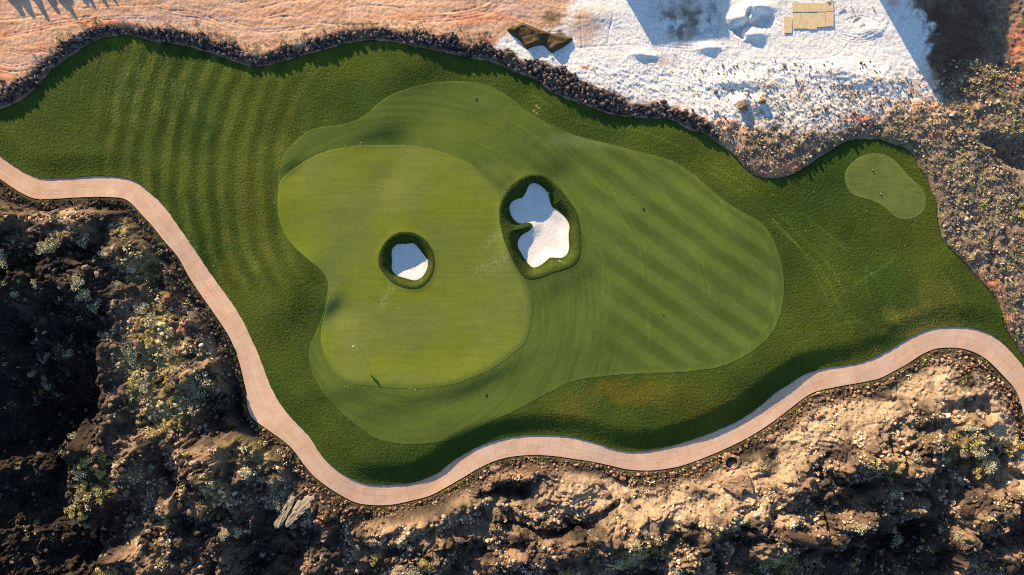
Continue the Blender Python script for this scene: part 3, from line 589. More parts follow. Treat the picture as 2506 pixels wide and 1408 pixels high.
def region(name, D, Hf, off, C, mat, step=2.0, skirt=.35, bb=None, grass=0.0, wob=0.0, amp_mask=None):
    """a sheet of ground trimmed to the zero line of D"""
    x0, y0, x1, y1 = bb if bb else (-98, -98, 2600, 1500)
    xs = np.arange(x0, x1, step); ys = np.arange(y0, y1, step); X, Y = np.meshgrid(xs, ys)
    Dn = D + wob * fbm(PX, PY, 12, 2, 200) if wob else D
    d_ = samp(Dn, X, Y)
    c = (d_[:-1, :-1] < 0) | (d_[1:, :-1] < 0) | (d_[:-1, 1:] < 0) | (d_[1:, 1:] < 0)
    jj, ii = np.nonzero(c); nx = X.shape[1]
    F = np.stack([jj * nx + ii, (jj + 1) * nx + ii, (jj + 1) * nx + ii + 1, jj * nx + ii + 1], 1)
    used, inv = np.unique(F.ravel(), return_inverse=True); F = inv.reshape(F.shape)
    x = X.ravel()[used].astype(float); y = Y.ravel()[used].astype(float)
    for _ in range(2):
        dv = samp(Dn, x, y); gxv = (samp(Dn, x + 2, y) - samp(Dn, x - 2, y)) / 4; gyv = (samp(Dn, x, y + 2) - samp(Dn, x, y - 2)) / 4
        L = np.maximum(gxv ** 2 + gyv ** 2, .3); mv = np.where(dv > 0, dv, 0) / L
        mv = np.clip(mv, 0, step * 1.5); x -= mv * gxv; y -= mv * gyv
    z = samp(Hf, x, y) + off
    if grass: z = z + grass * pn(x / 3.3, y / 3.3, 77) * sst(-samp(D, x, y) / 5) * (1 if amp_mask is None else samp(amp_mask, x, y))
    wxx, wyy = world_xy(x, y); V = np.stack([wxx, wyy, z], 1); cl = samp(C, x, y)
    # skirt
    E = np.concatenate([F[:, [0, 1]], F[:, [1, 2]], F[:, [2, 3]], F[:, [3, 0]]]); key = np.sort(E, 1); kk = key[:, 0].astype(np.int64) * len(V) + key[:, 1]
    u, idx, cnt = np.unique(kk, return_index=True, return_counts=True); be = E[idx[cnt == 1]]
    bv = np.unique(be); mp = {int(v): len(V) + i for i, v in enumerate(bv)}
    V2 = V[bv].copy(); V2[:, 2] -= skirt
    m2 = np.vectorize(mp.get)(be)
    F2 = np.stack([be[:, 1], be[:, 0], m2[:, 0], m2[:, 1]], 1)
    V = np.vstack([V, V2]); cl = np.vstack([cl, cl[bv]]); F = np.vstack([F, F2])
    return make_mesh(name, V, F, mat, cl)

# ground sheets, fine round the photo and coarse out to the horizon
def axis(n, g0, step, far=26000):
    out = [g0 + step * i for i in range(n)]
    a, s_ = out[-1], step
    hi = []
    while a < far: s_ *= 1.35; a += s_; hi.append(a)
    a, s_ = out[0], step; lo = []
    while a > -far: s_ *= 1.35; a -= s_; lo.append(a)
    return np.array(lo[::-1] + out + hi), len(lo)
ax_, lx = axis(NX, G0X, GS); ay_, ly = axis(NY, G0Y, GS)
AX, AY = np.meshgrid(ax_, ay_)
cxv, cyv = np.clip(AX, gx[0], gx[-1]), np.clip(AY, gy[0], gy[-1])
far = np.hypot(AX - cxv, AY - cyv)
Zg = samp(Hg, cxv, cyv) * np.exp(-far / 60) + .5 * fbm(AX, AY, 700, 3, 300) * sst(far / 200) + sst(far / 60) * (np.where(AY > 900, 2.2, .3) * fbm(AX, AY, 90, 4, 301, .6))
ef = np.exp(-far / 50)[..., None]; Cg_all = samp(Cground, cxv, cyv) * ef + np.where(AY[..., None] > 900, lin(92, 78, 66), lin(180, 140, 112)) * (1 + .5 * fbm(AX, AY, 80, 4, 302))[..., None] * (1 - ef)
lowm = np.zeros(AX.shape, bool); lowm[ly:ly + NY, lx:lx + NX] = (D_low < -8)
mid_low = AY > 900; outm = far > 0
lowm = np.where(outm, mid_low, lowm)
# a skirt of the sheet runs under the path so that both pieces meet there
cellL = lowm[:-1, :-1] | lowm[1:, :-1] | lowm[:-1, 1:] | lowm[1:, 1:]
def sheet(name, cells, mat):
    jj, ii = np.nonzero(cells); nx = AX.shape[1]
    F = np.stack([jj * nx + ii, (jj + 1) * nx + ii, (jj + 1) * nx + ii + 1, jj * nx + ii + 1], 1)
    used, inv = np.unique(F.ravel(), return_inverse=True); F = inv.reshape(F.shape)
    wxx, wyy = world_xy(AX.ravel()[used], AY.ravel()[used])
    return make_mesh(name, np.stack([wxx, wyy, Zg.ravel()[used]], 1), F, mat, Cg_all.reshape(-1, 3)[used])
deep = np.zeros(cellL.shape, bool); dt = (D_turf < -16); deep[ly:ly + NY - 1, lx:lx + NX - 1] = dt[:-1, :-1]
o = sheet('ground', ~cellL, M_ground); tag(o, 'graded orange earth, white gravel and stony ground above the lawns', 'ground', kind='structure')
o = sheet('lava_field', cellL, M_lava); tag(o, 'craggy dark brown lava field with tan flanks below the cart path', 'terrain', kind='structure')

amp = sst((np.minimum(D_fair, D_tee) - 3) / 8)
D_rl = np.maximum(D_turf, -(np.minimum(D_c1, D_c2) + 5))
o = region('rough_lawn', D_rl, Hturf, 0.0, Crough, M_rough, grass=.05, wob=1.6, amp_mask=amp, skirt=.5)
tag(o, 'dark green rough of longer grass round the fairway, reaching to the path and the rock edge', 'lawn', kind='structure')
Dfc = np.maximum(D_fair, -np.minimum(D_c1, D_c2))
o = region('fairway', Dfc, Hturf, .008, Cf, M_fair, bb=(660, 180, 1940, 1100), skirt=.08)
tag(o, 'mown green fairway apron with diagonal stripes on its right lobe', 'fairway', kind='structure')
Dgc = np.maximum(D_green, -np.minimum(D_c1, D_c2))
o = region('putting_green', Dgc, Hturf, .015, Cg, M_green, bb=(664, 340, 1320, 970), skirt=.03)
tag(o, 'closely mown yellow green putting green with the flagstick and small bunker', 'putting green', kind='structure')
o = region('tee_lawn', D_tee, Hturf, .014, Ct, M_fair, bb=(2050, 360, 2285, 555), skirt=.08, step=1.5)
tag(o, 'small kidney shaped mown tee lawn at the far right', 'tee', kind='structure')
for i, (dc, dbk, bb) in enumerate([(D_c1, D_b1, (915, 555, 1075, 720)), (D_c2, D_b2, (1210, 415, 1435, 697))]):
    dd = np.maximum(dc, -(dbk + .6))
    o = region('bunker_face', dd, Hturf, .055, Cc, M_collar, bb=bb, step=1.0, skirt=.10, grass=.035)
    tag(o, ['ring of long dark grass sloping into the small bunker', 'wide band of long dark grass sloping into the large three lobed bunker'][i], 'bunker grass', kind='structure')
    Hs = Hturf + .018 * fbm(PX, PY, 5, 2, 210) * sst((-dbk - 3) / 6)
    o = region('bunker_sand', dbk - 2.0, Hs, -.03, Cs, M_sand, bb=bb, step=1.0, skirt=.05)
    tag(o, ['pale sand of the small round bunker in the putting green', 'pale sand of the large three lobed bunker right of the green'][i], 'bunker', kind='structure')

# ------------------------------------------------------------------ cart path: a slab with scored joints
def arclen(p): return np.concatenate([[0], np.cumsum(np.hypot(*np.diff(p, axis=0).T))])
def resample(p, t):
    s_ = arclen(p); s_ /= s_[-1]; return np.stack([np.interp(t, s_, p[:, 0]), np.interp(t, s_, p[:, 1])], 1)
mm = min(len(PIN), len(POUT))
NL = 1500; tt = np.linspace(0, 1, NL)
# pair the two kerb lines by nearest points of a centre line
ci = resample(s_pin, tt)
cs = smooth(np.array([(a + b) / 2 for a, b in zip(resample(s_pin, np.linspace(0, 1, 90)), resample(s_pout, np.linspace(0, 1, 90)))]), False, 17)
cs = resample(cs, tt)
tg = np.gradient(cs, axis=0)
for _ in range(12): tg[1:-1] = (tg[:-2] + tg[1:-1] + tg[2:]) / 3
tg /= np.hypot(tg[:, 0], tg[:, 1])[:, None]; nn = np.stack([tg[:, 1], -tg[:, 0]], 1)
def hit(line_, sign):
    out = []
    a = line_[:-1]; b = line_[1:]
    for p, n in zip(cs, nn):
        e = b - a; w = a - p; den = n[0] * e[:, 1] - n[1] * e[:, 0]
        with np.errstate(all='ignore'):
            s_ = (w[:, 0] * e[:, 1] - w[:, 1] * e[:, 0]) / den; u = (w[:, 0] * n[1] - w[:, 1] * n[0]) / den
        ok = (u >= 0) & (u <= 1) & (s_ * sign > 0) & (np.abs(s_) < 60)
        out.append(np.abs(s_[ok]).min() if ok.any() else 28.0)
    out = np.array(out)
    return out
wi, wo = hit(s_pin, 1), hit(s_pout, -1)
for w in (wi, wo):
    for _ in range(4): w[1:-1] = (w[:-2] + w[1:-1] + w[2:]) / 3
NA = 15; fr = np.linspace(-1, 1, NA)
V = []; UV = []
al = arclen(cs) * S
for k in range(NL):
    for f in fr:
        p = cs[k] + nn[k] * (f * (wi[k] if f > 0 else wo[k]))
        V.append((p[0], p[1], f)); UV.append((al[k], f))
V = np.array(V); z = samp(Hpath, V[:, 0], V[:, 1]) + .0
wxx, wyy = world_xy(V[:, 0], V[:, 1]); top = np.stack([wxx, wyy, z], 1)
F = []
for k in range(NL - 1):
    for a in range(NA - 1):
        i = k * NA + a; F.append((i, i + 1, i + NA + 1, i + NA))
nT = len(top); e0 = [k * NA for k in range(NL)]; e1 = [k * NA + NA - 1 for k in range(NL)]
bot = np.vstack([top[e0], top[e1]]); bot[:, 2] -= .3
for k in range(NL - 1):
    F.append((e0[k], e0[k + 1], nT + k + 1, nT + k)); F.append((e1[k + 1], e1[k], nT + NL + k, nT + NL + k + 1))
F = np.array(F)[:, ::-1]
UVa = np.array(UV + [UV[i] for i in e0] + [UV[i] for i in e1])
mp_ = bpy.data.materials.new('path_concrete'); mp_.use_nodes = True; t = mp_.node_tree; b = t.nodes['Principled BSDF']
at = t.nodes.new('ShaderNodeAttribute'); at.attribute_name = 'Run'
sp = t.nodes.new('ShaderNodeSeparateXYZ'); t.links.new(at.outputs['Vector'], sp.inputs[0])
def M(op, a, b_=None, c=None):
    n = t.nodes.new('ShaderNodeMath'); n.operation = op
    for i, v in enumerate((a, b_, c)):
        if v is None: continue
        if isinstance(v, (int, float)): n.inputs[i].default_value = v
        else: t.links.new(v, n.inputs[i])
    return n.outputs[0]
ft = M('FRACT', M('DIVIDE', sp.outputs[0], 1.62)); dj = M('MULTIPLY', M('ABSOLUTE', M('SUBTRACT', ft, .5)), 1.62)
j1 = M('GREATER_THAN', dj, .81 - .022)
j2 = M('LESS_THAN', M('ABSOLUTE', M('ADD', sp.outputs[1], .06)), .014)
jt = M('MAXIMUM', j1, j2)
slab = M('ADD', M('FLOOR', M('ADD', M('DIVIDE', sp.outputs[0], 1.62), .0)), M('MULTIPLY', M('GREATER_THAN', sp.outputs[1], -.06), 57.3))
wn = t.nodes.new('ShaderNodeTexWhiteNoise'); wn.noise_dimensions = '1D'; t.links.new(slab, wn.inputs['W'])
ge = t.nodes.new('ShaderNodeNewGeometry')
nz = t.nodes.new('ShaderNodeTexNoise'); nz.inputs['Scale'].default_value = .35; nz.inputs['Detail'].default_value = 6; nz.inputs['Roughness'].default_value = .65
t.links.new(ge.outputs['Position'], nz.inputs['Vector'])
cr = t.nodes.new('ShaderNodeValToRGB'); cr.color_ramp.elements[0].position = .32; cr.color_ramp.elements[1].position = .68
cr.color_ramp.elements[0].color = (*lin(222, 176, 142), 1); cr.color_ramp.elements[1].color = (*lin(226, 196, 170), 1)
t.links.new(nz.outputs[0], cr.inputs[0])
# wheel tracks run along the path; the kerb strips are warmer
cmb = t.nodes.new('ShaderNodeCombineXYZ'); t.links.new(M('MULTIPLY', sp.outputs[0], .12), cmb.inputs[0]); t.links.new(M('MULTIPLY', sp.outputs[1], 5.0), cmb.inputs[1])
nw = t.nodes.new('ShaderNodeTexNoise'); nw.inputs['Scale'].default_value = 1.6; nw.inputs['Detail'].default_value = 3; t.links.new(cmb.outputs[0], nw.inputs['Vector'])
val = M('ADD', M('MULTIPLY', wn.outputs[0], .10), M('ADD', .72, M('MULTIPLY', nw.outputs[0], .44)))
val = M('MULTIPLY', val, M('SUBTRACT', 1.0, M('MULTIPLY', jt, .26)))
sc_ = t.nodes.new('ShaderNodeVectorMath'); sc_.operation = 'SCALE'; t.links.new(cr.outputs[0], sc_.inputs[0]); t.links.new(val, sc_.inputs['Scale'])
t.links.new(sc_.outputs[0], b.inputs['Base Color']); b.inputs['Roughness'].default_value = .9; b.inputs['Specular IOR Level'].default_value = .15
bp = t.nodes.new('ShaderNodeBump'); bp.inputs['Distance'].default_value = .012; nb = t.nodes.new('ShaderNodeTexNoise'); nb.inputs['Scale'].default_value = 5
t.links.new(ge.outputs['Position'], nb.inputs['Vector']); t.links.new(nb.outputs[0], bp.inputs['Height']); t.links.new(bp.outputs[0], b.inputs['Normal'])
o = make_mesh('cart_path', np.vstack([top, bot]), F, mp_, smooth_=False)
ra = o.data.attributes.new('Run', 'FLOAT_VECTOR', 'POINT'); ra.data.foreach_set('vector', np.hstack([UVa, np.zeros((len(UVa), 1))]).astype(np.float32).ravel())
tag(o, 'winding pinkish concrete cart path with scored joints between the lawn and the lava field', 'cart path', kind='structure')

# ------------------------------------------------------------------ rocks
def ico(sub):
    import bmesh
    bm = bmesh.new(); bmesh.ops.create_icosphere(bm, subdivisions=sub, radius=1.0)
    v = np.array([p.co[:] for p in bm.verts]); f = np.array([[q.index for q in p.verts] for p in bm.faces]); bm.free(); return v, f
IV1, IF1 = ico(1); IV2, IF2 = ico(2); IV3, IF3 = ico(3)
def rockify(v, seed, cuts=9, rag=.10):
    r = np.random.default_rng(seed); v = v.copy()
    for _ in range(cuts):
        n = r.normal(size=3); n /= np.linalg.norm(n); dd = r.uniform(.55, .9)
        pr = v @ n; v -= np.outer(np.maximum(pr - dd, 0), n)
    v *= 1 + rag * r.normal(size=(len(v), 1)) * .5
    return v
RV1 = [rockify(IV1, 10 + i, 6, .16) for i in range(12)]
def ground_z(x, y): return samp(Hg, np.asarray(x, float), np.asarray(y, float))
def surf_z(x, y):
    x = np.asarray(x, float); y = np.asarray(y, float)
    return np.where(samp(D_turf, x, y) < 0, samp(Hturf, x, y), ground_z(x, y))
def rotm(n, r):
    q = r.normal(size=(n, 4)); q /= np.linalg.norm(q, axis=1)[:, None]; w, x, y, z = q.T
    return np.stack([np.stack([1 - 2 * (y * y + z * z), 2 * (x * y - z * w), 2 * (x * z + y * w)], 1), np.stack([2 * (x * y + z * w), 1 - 2 * (x * x + z * z), 2 * (y * z - x * w)], 1), np.stack([2 * (x * z - y * w), 2 * (y * z + x * w), 1 - 2 * (x * x + y * y)], 1)], 1)
def rubble(name, xs, ys, rad, cols, mat, label, cat, seed=0, sink=.35, flat=.75, lift=None):
    """loose stones no one could count, as one object"""
    r = np.random.default_rng(seed); n = len(xs); A = rotm(n, r)
    sc = rad[:, None] * r.uniform(.7, 1.25, (n, 3)); kind = r.integers(0, 12, n)
    base = np.stack(RV1)[kind]                                   # n,42,3
    v = np.einsum('nij,nkj->nki', A, base * sc[:, None, :]); v[:, :, 2] *= flat
    wxx, wyy = world_xy(xs, ys); z = surf_z(xs, ys) + rad * (1 - sink) * flat
    if lift is not None: z = z + lift
    v += np.stack([wxx, wyy, z], 1)[:, None, :]
    F = IF1[None] + (np.arange(n) * len(IV1))[:, None, None]
    c = np.repeat(cols, len(IV1), 0)
    o = make_mesh(name, v.reshape(-1, 3), F.reshape(-1, 3), mat, c, smooth_=False)
    return tag(o, label, cat, kind='stuff')
M_stone = mat_attr('loose_stone', [(7, .03, 4)], nvar=.25, nscale=4)
BAS = np.stack([lin(84, 74, 72), lin(66, 60, 60), lin(106, 92, 84), lin(50, 46, 46), lin(150, 130, 118)])
TAN = np.stack([lin(176, 140, 112), lin(150, 116, 92), lin(200, 166, 140), lin(128, 98, 78), lin(110, 88, 74)])
MIX = np.stack([lin(112, 100, 90), lin(160, 146, 126), lin(88, 80, 74), lin(196, 184, 156), lin(130, 112, 94)])
def pick(pal, n, r): return pal[r.integers(0, len(pal), n)] * r.uniform(.75, 1.2, (n, 1))
def scatter(n, test, r, box=(-90, -90, 2590, 1490)):
    xs = r.uniform(box[0], box[2], n * 1); ys = r.uniform(box[1], box[3], n * 1); p = test(xs, ys); k = r.uniform(size=n) < p
    xs, ys = xs[k], ys[k]; k = samp(D_path, xs, ys) > 4; return xs[k], ys[k]
r = np.random.default_rng(21)
# stone edge between the graded earth and the lawn
xs, ys = scatter(190000, lambda x, y: np.where(y < 380, sst((-4 - samp(D_band, x, y) + 16 * fbm(x, y, 22, 3, 420)) / 6) * sst((samp(D_turf, x, y) + 1) / 6) * sst(.9 + 2.2 * fbm(x, y, 34, 3, 421)) * .8, 0), r, (-90, 20, 1790, 360))
n = len(xs); print('band', n)
rad = S * r.gamma(2.6, .8, n).clip(.8, 5.5)
rubble('rock_edging', xs, ys, rad, pick(BAS, n, r), M_stone, 'band of small dark lava stones piled along the upper edge of the lawn', 'lava stones', 1, sink=.1)
# stony ground right of the lawn
xs, ys = scatter(60000, lambda x, y: samp(rr, x, y) * sst((samp(D_turf, x, y) - 2) / 8) * .38, r, (1690, 150, 2600, 860))
n = len(xs); print('right', n)
rubble('loose_stones', xs, ys, S * r.gamma(1.9, .68, n).clip(.5, 6.5), pick(MIX, n, r), M_stone, 'scattered brown and pale stones over the ground right of the lawn', 'stones', 2)
# rubble verge along the path
def vg(x, y):
    dd = -samp(D_low, x, y); return sst((dd - 3) / 5) * sst((44 + 18 * np.sin(x / 61.) - dd) / 12) * .62
xs, ys = scatter(150000, vg, r, (-90, 380, 2590, 1300))
n = len(xs); print('verge', n)
rubble('rubble_verge', xs, ys, S * r.gamma(3.2, .7, n).clip(.8, 5.5), np.where((xs < 640)[:, None], pick(BAS, n, r) * .8, pick(TAN, n, r) * .8), M_stone, 'strip of loose lava rubble along the outer side of the cart path', 'rubble', 3)
# lava rubble
xs, ys = scatter(170000, lambda x, y: sst((-samp(D_low, x, y) - 40) / 20) * (.8 - .7 * samp(calm, x, y)) * sst(.15 + 3.4 * fbm(x, y, 46, 3, 400)), r, (-90, 440, 2590, 1490))
n = len(xs); print('lava', n)
cc = samp(Cground, xs, ys) * r.uniform(1.0, 3.2, (n, 1)) * (1 - .45 * samp(dark, xs, ys))[:, None] + lin(112, 96, 80) * r.uniform(.1, 1.7, (n, 1)) * (1 - .85 * sst(samp(dark, xs, ys) * 1.5))[:, None] * (1 - .6 * samp(calm, xs, ys))[:, None]  # stones in the hollows get the same painted shade
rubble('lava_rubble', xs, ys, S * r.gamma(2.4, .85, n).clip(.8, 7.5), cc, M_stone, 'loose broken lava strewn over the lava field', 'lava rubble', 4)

# boulders one by one
M_bas = mat_plain('basalt', lin(92, 80, 76), .35, 3, bump=.05, c2=lin(140, 120, 108))
M_tanr = mat_plain('tan_rock', lin(118, 96, 78), .3, 2.5, bump=.10, c2=lin(166, 136, 112))
M_pale = mat_plain('pale_rock', lin(124, 114, 102), .15, 2.5, bump=.12, c2=lin(160, 148, 132))
M_brn = mat_plain('brown_rock', lin(52, 45, 41), .35, 2.0, bump=.3, c2=lin(98, 78, 64))
def bmeshes(nm, mat, k, base, f, cuts=11):
    return [make_mesh(nm, rockify(base, 500 + 31 * i + len(nm), cuts, .07), f, mat, smooth_=False, link=False) for i in range(k)]
BM = {'bas': bmeshes('boulder', M_bas, 8, IV2, IF2), 'tan': bmeshes('boulder', M_tanr, 6, IV2, IF2), 'pale': bmeshes('boulder', M_pale, 3, IV2, IF2), 'brn': bmeshes('boulder', M_brn, 6, IV3, IF3, 16)}
def boulder(kind, px, py, rpx, label, group=None, flat=.7, r=R, stretch=(1, 1), rz=None, lift=0.35, nm='boulder'):
    me = BM[kind][int(r.integers(len(BM[kind])))]
    o = bpy.data.objects.new(nm, me); col.objects.link(o)
    s_ = rpx * S; x, y = world_xy(px, py)
    o.location = (x, y, float(surf_z(px, py)) + s_ * flat * lift)
    o.rotation_euler = (r.uniform(-.3, .3), r.uniform(-.3, .3), r.uniform(0, 6.28) if rz is None else rz)
    o.scale = (s_ * stretch[0], s_ * stretch[1], s_ * flat)
    tag(o, label, nm.replace('_', ' '), group); return o
r = np.random.default_rng(33)
SEC = [(60, 'at the far left end of the lawn'), (120, 'below the red banked earth at the left'), (190, 'climbing to the upper left corner'), (280, 'round the upper left corner'), (370, 'at the crest over the seeded streaks'), (460, 'below the small weedy strip'), (550, 'sloping towards the first dip'), (630, 'beside the large black boulder'), (720, 'round the pale grey boulder'), (810, 'just after the pale grey boulder'), (900, 'over the hump of the lawn'), (990, 'just past the hump of the lawn'), (1080, 'above the top of the fairway'), (1180, 'left of the dark soil mound'), (1270, 'right under the dark soil mound'), (1360, 'where the white gravel starts'), (1450, 'above the four bare spots in the rough'), (1540, 'beside the broad tan boulder'), (1630, 'by the tilted grey slab'), (1800, 'at the right end of the edging')]
def sect(x, y, rp):
    w = next(t for q, t in SEC if x < q)
    side = 'outer' if samp(D_turf, np.array([x]), np.array([y]))[0] > 17 else 'inner'
    sz = 'large' if rp > 6.1 else ('middling' if rp > 4.8 else 'small')
    return '%s boulder, %s side of rock edging %s' % (sz, side, w), 'boulders of the rock edging %s' % w
xs, ys = scatter(14000, lambda x, y: np.where(y < 380, sst((-4 - samp(D_band, x, y)) / 5) * sst((samp(D_turf, x, y) - 3) / 5), 0), r, (-20, 40, 1770, 350))
pts = []
for x, y in zip(xs, ys):
    if all((x - a) ** 2 + (y - b_) ** 2 > 120 for a, b_ in pts): pts.append((x, y))
    if len(pts) >= 270: break
for x, y in pts:
    q = r.uniform(3.6, 7.2); l, g = sect(x, y, q); boulder('bas' if x < 1150 or r.uniform() < .55 else 'tan', x, y, q, l, g, .85, r, (1, r.uniform(.75, 1.1)), lift=.6)
# big loose blocks of the lava field
xs, ys = scatter(9000, lambda x, y: sst((-samp(D_low, x, y) - 50) / 20) * (1 - .8 * samp(calm, x, y)) * sst(.2 + 2.4 * fbm(x, y, 80, 3, 430)), r, (10, 480, 2500, 1400))
pts = []
for x, y in zip(xs, ys):
    if all((x - a) ** 2 + (y - b_) ** 2 > 420 for a, b_ in pts): pts.append((x, y))
    if len(pts) >= 280: break
LSEC = [(lambda x, y: x < 300 and y < 720, 'on the dark slope of the upper left lava'), (lambda x, y: x < 300 and y < 1000, 'in the upper part of the shaded left hollow'), (lambda x, y: x < 300 and y < 1200, 'round the sunlit golden patch in the hollow'), (lambda x, y: x < 300, 'in the bottom left corner'),
 (lambda x, y: x < 480 and y < 760, 'above the golden slope'), (lambda x, y: x < 560 and y < 1050, 'on the golden slope'), (lambda x, y: x < 480 and y < 1230, 'in the crags under the golden slope'), (lambda x, y: x < 480, 'at the bottom below the black hollow'), (lambda x, y: x < 640 and y < 1230, 'in the crags left of the pale slabs'), (lambda x, y: x < 640, 'on the lower ledges left of the pale slabs'),
 (lambda x, y: x < 820, 'in the hollow around the pale slabs'), (lambda x, y: x < 1000 and y < 1330, 'under the lowest bend of the path'), (lambda x, y: x < 1000, 'beside the shrubs at the bottom edge'), (lambda x, y: x < 1200 and y < 1300, 'left of the long shaded gully'), (lambda x, y: x < 1200, 'at the bottom left of the long shaded gully'), (lambda x, y: x < 1440 and y < 1290, 'along the long shaded gully'), (lambda x, y: x < 1440, 'below the long shaded gully'),
 (lambda x, y: x < 1680 and y < 1290, 'on the bank under the middle of the path'), (lambda x, y: x < 1680, 'on the flat ledge at the bottom'), (lambda x, y: x < 1980 and y < 1290, 'below the stone basin'), (lambda x, y: x < 1980, 'beside the long lava humps'), (lambda x, y: x < 2230 and y < 1200, 'on the crags by the deep cleft'), (lambda x, y: x < 2230, 'at the big dark hollow'), (lambda x, y: y < 1060, 'inside the right bend of the path'), (lambda x, y: y < 1240, 'on the right crags under the path bend'), (lambda x, y: True, 'in the bottom right corner')]
for x, y in pts:
    w = next(t for f, t in LSEC if f(x, y)); q = r.uniform(5.5, 15) * (1 if r.uniform() < .7 else .7); sz = 'big' if q > 11.5 else ('middling' if q > 8 else 'small'); st_ = r.uniform(.6, 1.0); shp = 'long' if st_ < .78 else 'squat'
    boulder('brn' if r.uniform() < .7 else 'tan', x, y, q, '%s %s lava block %s' % (sz, shp, w), 'lava blocks %s' % w, .62, r, (1.15, st_), lift=.25, nm='lava_block')
for (x, y, s_, k, l, st_) in [
    (700,116,9,'pale','pale grey boulder standing out among dark stones above the lawn',(1.1,.7)),
    (574,110,9,'bas','large black boulder at the bend of the rock edging',(1,1)),
    (1455,222,8,'tan','broad tan boulder on the rock edging by the white gravel',(1.2,.9)),
    (1622,252,8,'bas','grey slab boulder tilted at the lower edge of the white gravel',(1.2,.8)),
    (1808,264,15,'tan','big grey brown boulder standing alone in stony ground below the white gravel',(1,.9)),
    (2228,345,9,'bas','dark boulder at the corner of the tee lawn',(1.1,.8)),
    (1858,253,10,'tan','rounded pinkish boulder beside the stones on the white gravel',(1.1,1)),
    (1786,222,6,'pale','white capped upright stone on the white gravel',(.6,1.2)),
    (1748,228,6,'tan','tan stone at the left of the cluster on the white gravel',(1,.9)),
    (12,200,9,'tan','pinkish boulder on the graded earth at the left frame edge',(1.1,.8)),
    (1892,1074,14,'tan','big squarish orange brown boulder in the rubble by the cart path',(1,.85)),
    (1884,1103,11,'brn','dark faced boulder just below the squarish orange brown one',(1,1)),
    (1484,1206,12,'tan','pale tan boulder nearest the crack in the bank below the path',(1,.9)),
    (1465,1180,14,'tan','flat topped tan boulder on the bank below the path',(1.3,.8)),
    (1530,1215,12,'tan','tan boulder at the lower end of the bank boulders',(1,1)),
    (1525,1175,9,'tan','small round boulder beside the cart path rubble',(1,.9)),
    (1355,1160,9,'tan','tan boulder under the crest of the path',(1.2,.9)),
    (1212,1150,13,'tan','light tan outcrop stone beside the bend of the cart path',(1.4,.9)),
    (2408,620,8,'pale','pale round stone among the stones right of the lawn',(1,.9)),
    (2412,655,7,'bas','grey stone near the edge of the right lawn',(.8,1.1)),
    (2445,680,6,'bas','small grey stone below the grey stone near the right lawn',(1,1)),
    (2484,735,7,'bas','dark rounded stone by the green weeds at the right',(1,1)),
    (680,1372,16,'brn','single rounded brown boulder in the dark hollow at the bottom',(1,1.1)),
    (298,1153,6,'tan','small orange boulder at the rim of the golden patch',(1,.9)),
    (548,1252,17,'brn','grey brown boulder on the ledge above the dark hollow',(1.2,.9)),
    (360,1228,7,'pale','small pale stone on the edge of the black hollow',(1.1,.8)),
    (2010,1190,18,'brn','dark crag boulder beside the deep cleft',(1.3,.9)),
    (2290,1235,26,'brn','rounded ribbed lava boulder above the big dark hollow',(1.3,.9)),
    (2350,1245,22,'brn','knobbly lava boulder beside the ribbed one',(1,1.1)),
    (2380,1275,20,'brn','lava boulder with split top at the lower right',(1,1.2)),
    (1820,1295,30,'brn','long rounded lava hump beside the golden shrubs',(1.7,.6)),
    (1930,1300,30,'brn','long folded lava hump right of the rounded hump',(1.9,.6)),
    (2450,1370,20,'brn','dark boulder in the bottom right corner',(1.2,1)),
    (2490,1270,24,'brn','brown boulder at the right frame edge near the bottom',(1,1.2))]:
    boulder(k, x, y, s_, l, None, .62 if s_ > 12 else .8, r, st_, rz=r.uniform(-.5, .1), lift=.3)

# two long pale slabs near the bend of the path
def slab_rock(name, outline, top_c, h, mat, label, seed, cat='rock slab', tilt=.35, base_drop=.4):
    r_ = np.random.default_rng(seed); pl = smooth(outline, True, 3)
    c = pl.mean(0); rings = [(1.0, -base_drop), (.97, h * .55), (.90, h * .9), (.72, h * 1.0), (.45, h * 1.02), (.2, h)]
    V = []; n = len(pl); zc = float(np.quantile(surf_z(pl[:, 0], pl[:, 1]), .75)) - .1
    for (f, zz) in rings:
        q = c + (pl - c) * f * (1 + .035 * r_.normal(size=(n, 1)))
        tl = ((q[:, 0] - c[0]) * -SX + (q[:, 1] - c[1]) * -SY) * S * tilt
        wxx, wyy = world_xy(q[:, 0], q[:, 1])
        V.append(np.stack([wxx, wyy, zc + zz + (tl * -1 if zz > 0 else 0) + .05 * r_.normal(size=n) * (zz > 0)], 1))
    V = np.vstack(V); F = []
    for k in range(len(rings) - 1):
        for i in range(n):
            j = (i + 1) % n; F.append((k * n + i, (k + 1) * n + i, (k + 1) * n + j, k * n + j))
    wxx, wyy = world_xy(c[0], c[1]); V = np.vstack([V, [[wxx, wyy, zc + h]]]); k = len(rings) - 1
    Ft = [(k * n + i, len(V) - 1, len(V) - 1, k * n + (i + 1) % n) for i in range(n)]
    me = bpy.data.meshes.new(name); me.from_pydata([tuple(v) for v in V], [], [f for f in F] + [(a, b_, d_) for (a, b_, c_, d_) in Ft]); me.update(); me.materials.append(mat)
    o = bpy.data.objects.new(name, me); col.objects.link(o); return tag(o, label, cat)
slab_rock('rock_slab', [(676,1277),(690,1255),(704,1225),(718,1206),(727,1212),(720,1240),(704,1268),(690,1285)], None, .7, M_pale, 'narrow pale grey rock slab leaning beside its broader neighbour near the path', 1)
slab_rock('rock_slab', [(704,1270),(722,1236),(740,1214),(776,1211),(768,1232),(742,1256),(722,1276),(710,1282)], None, .8, M_pale, 'broad pale layered rock slab in the hollow below the cart path bend', 2)
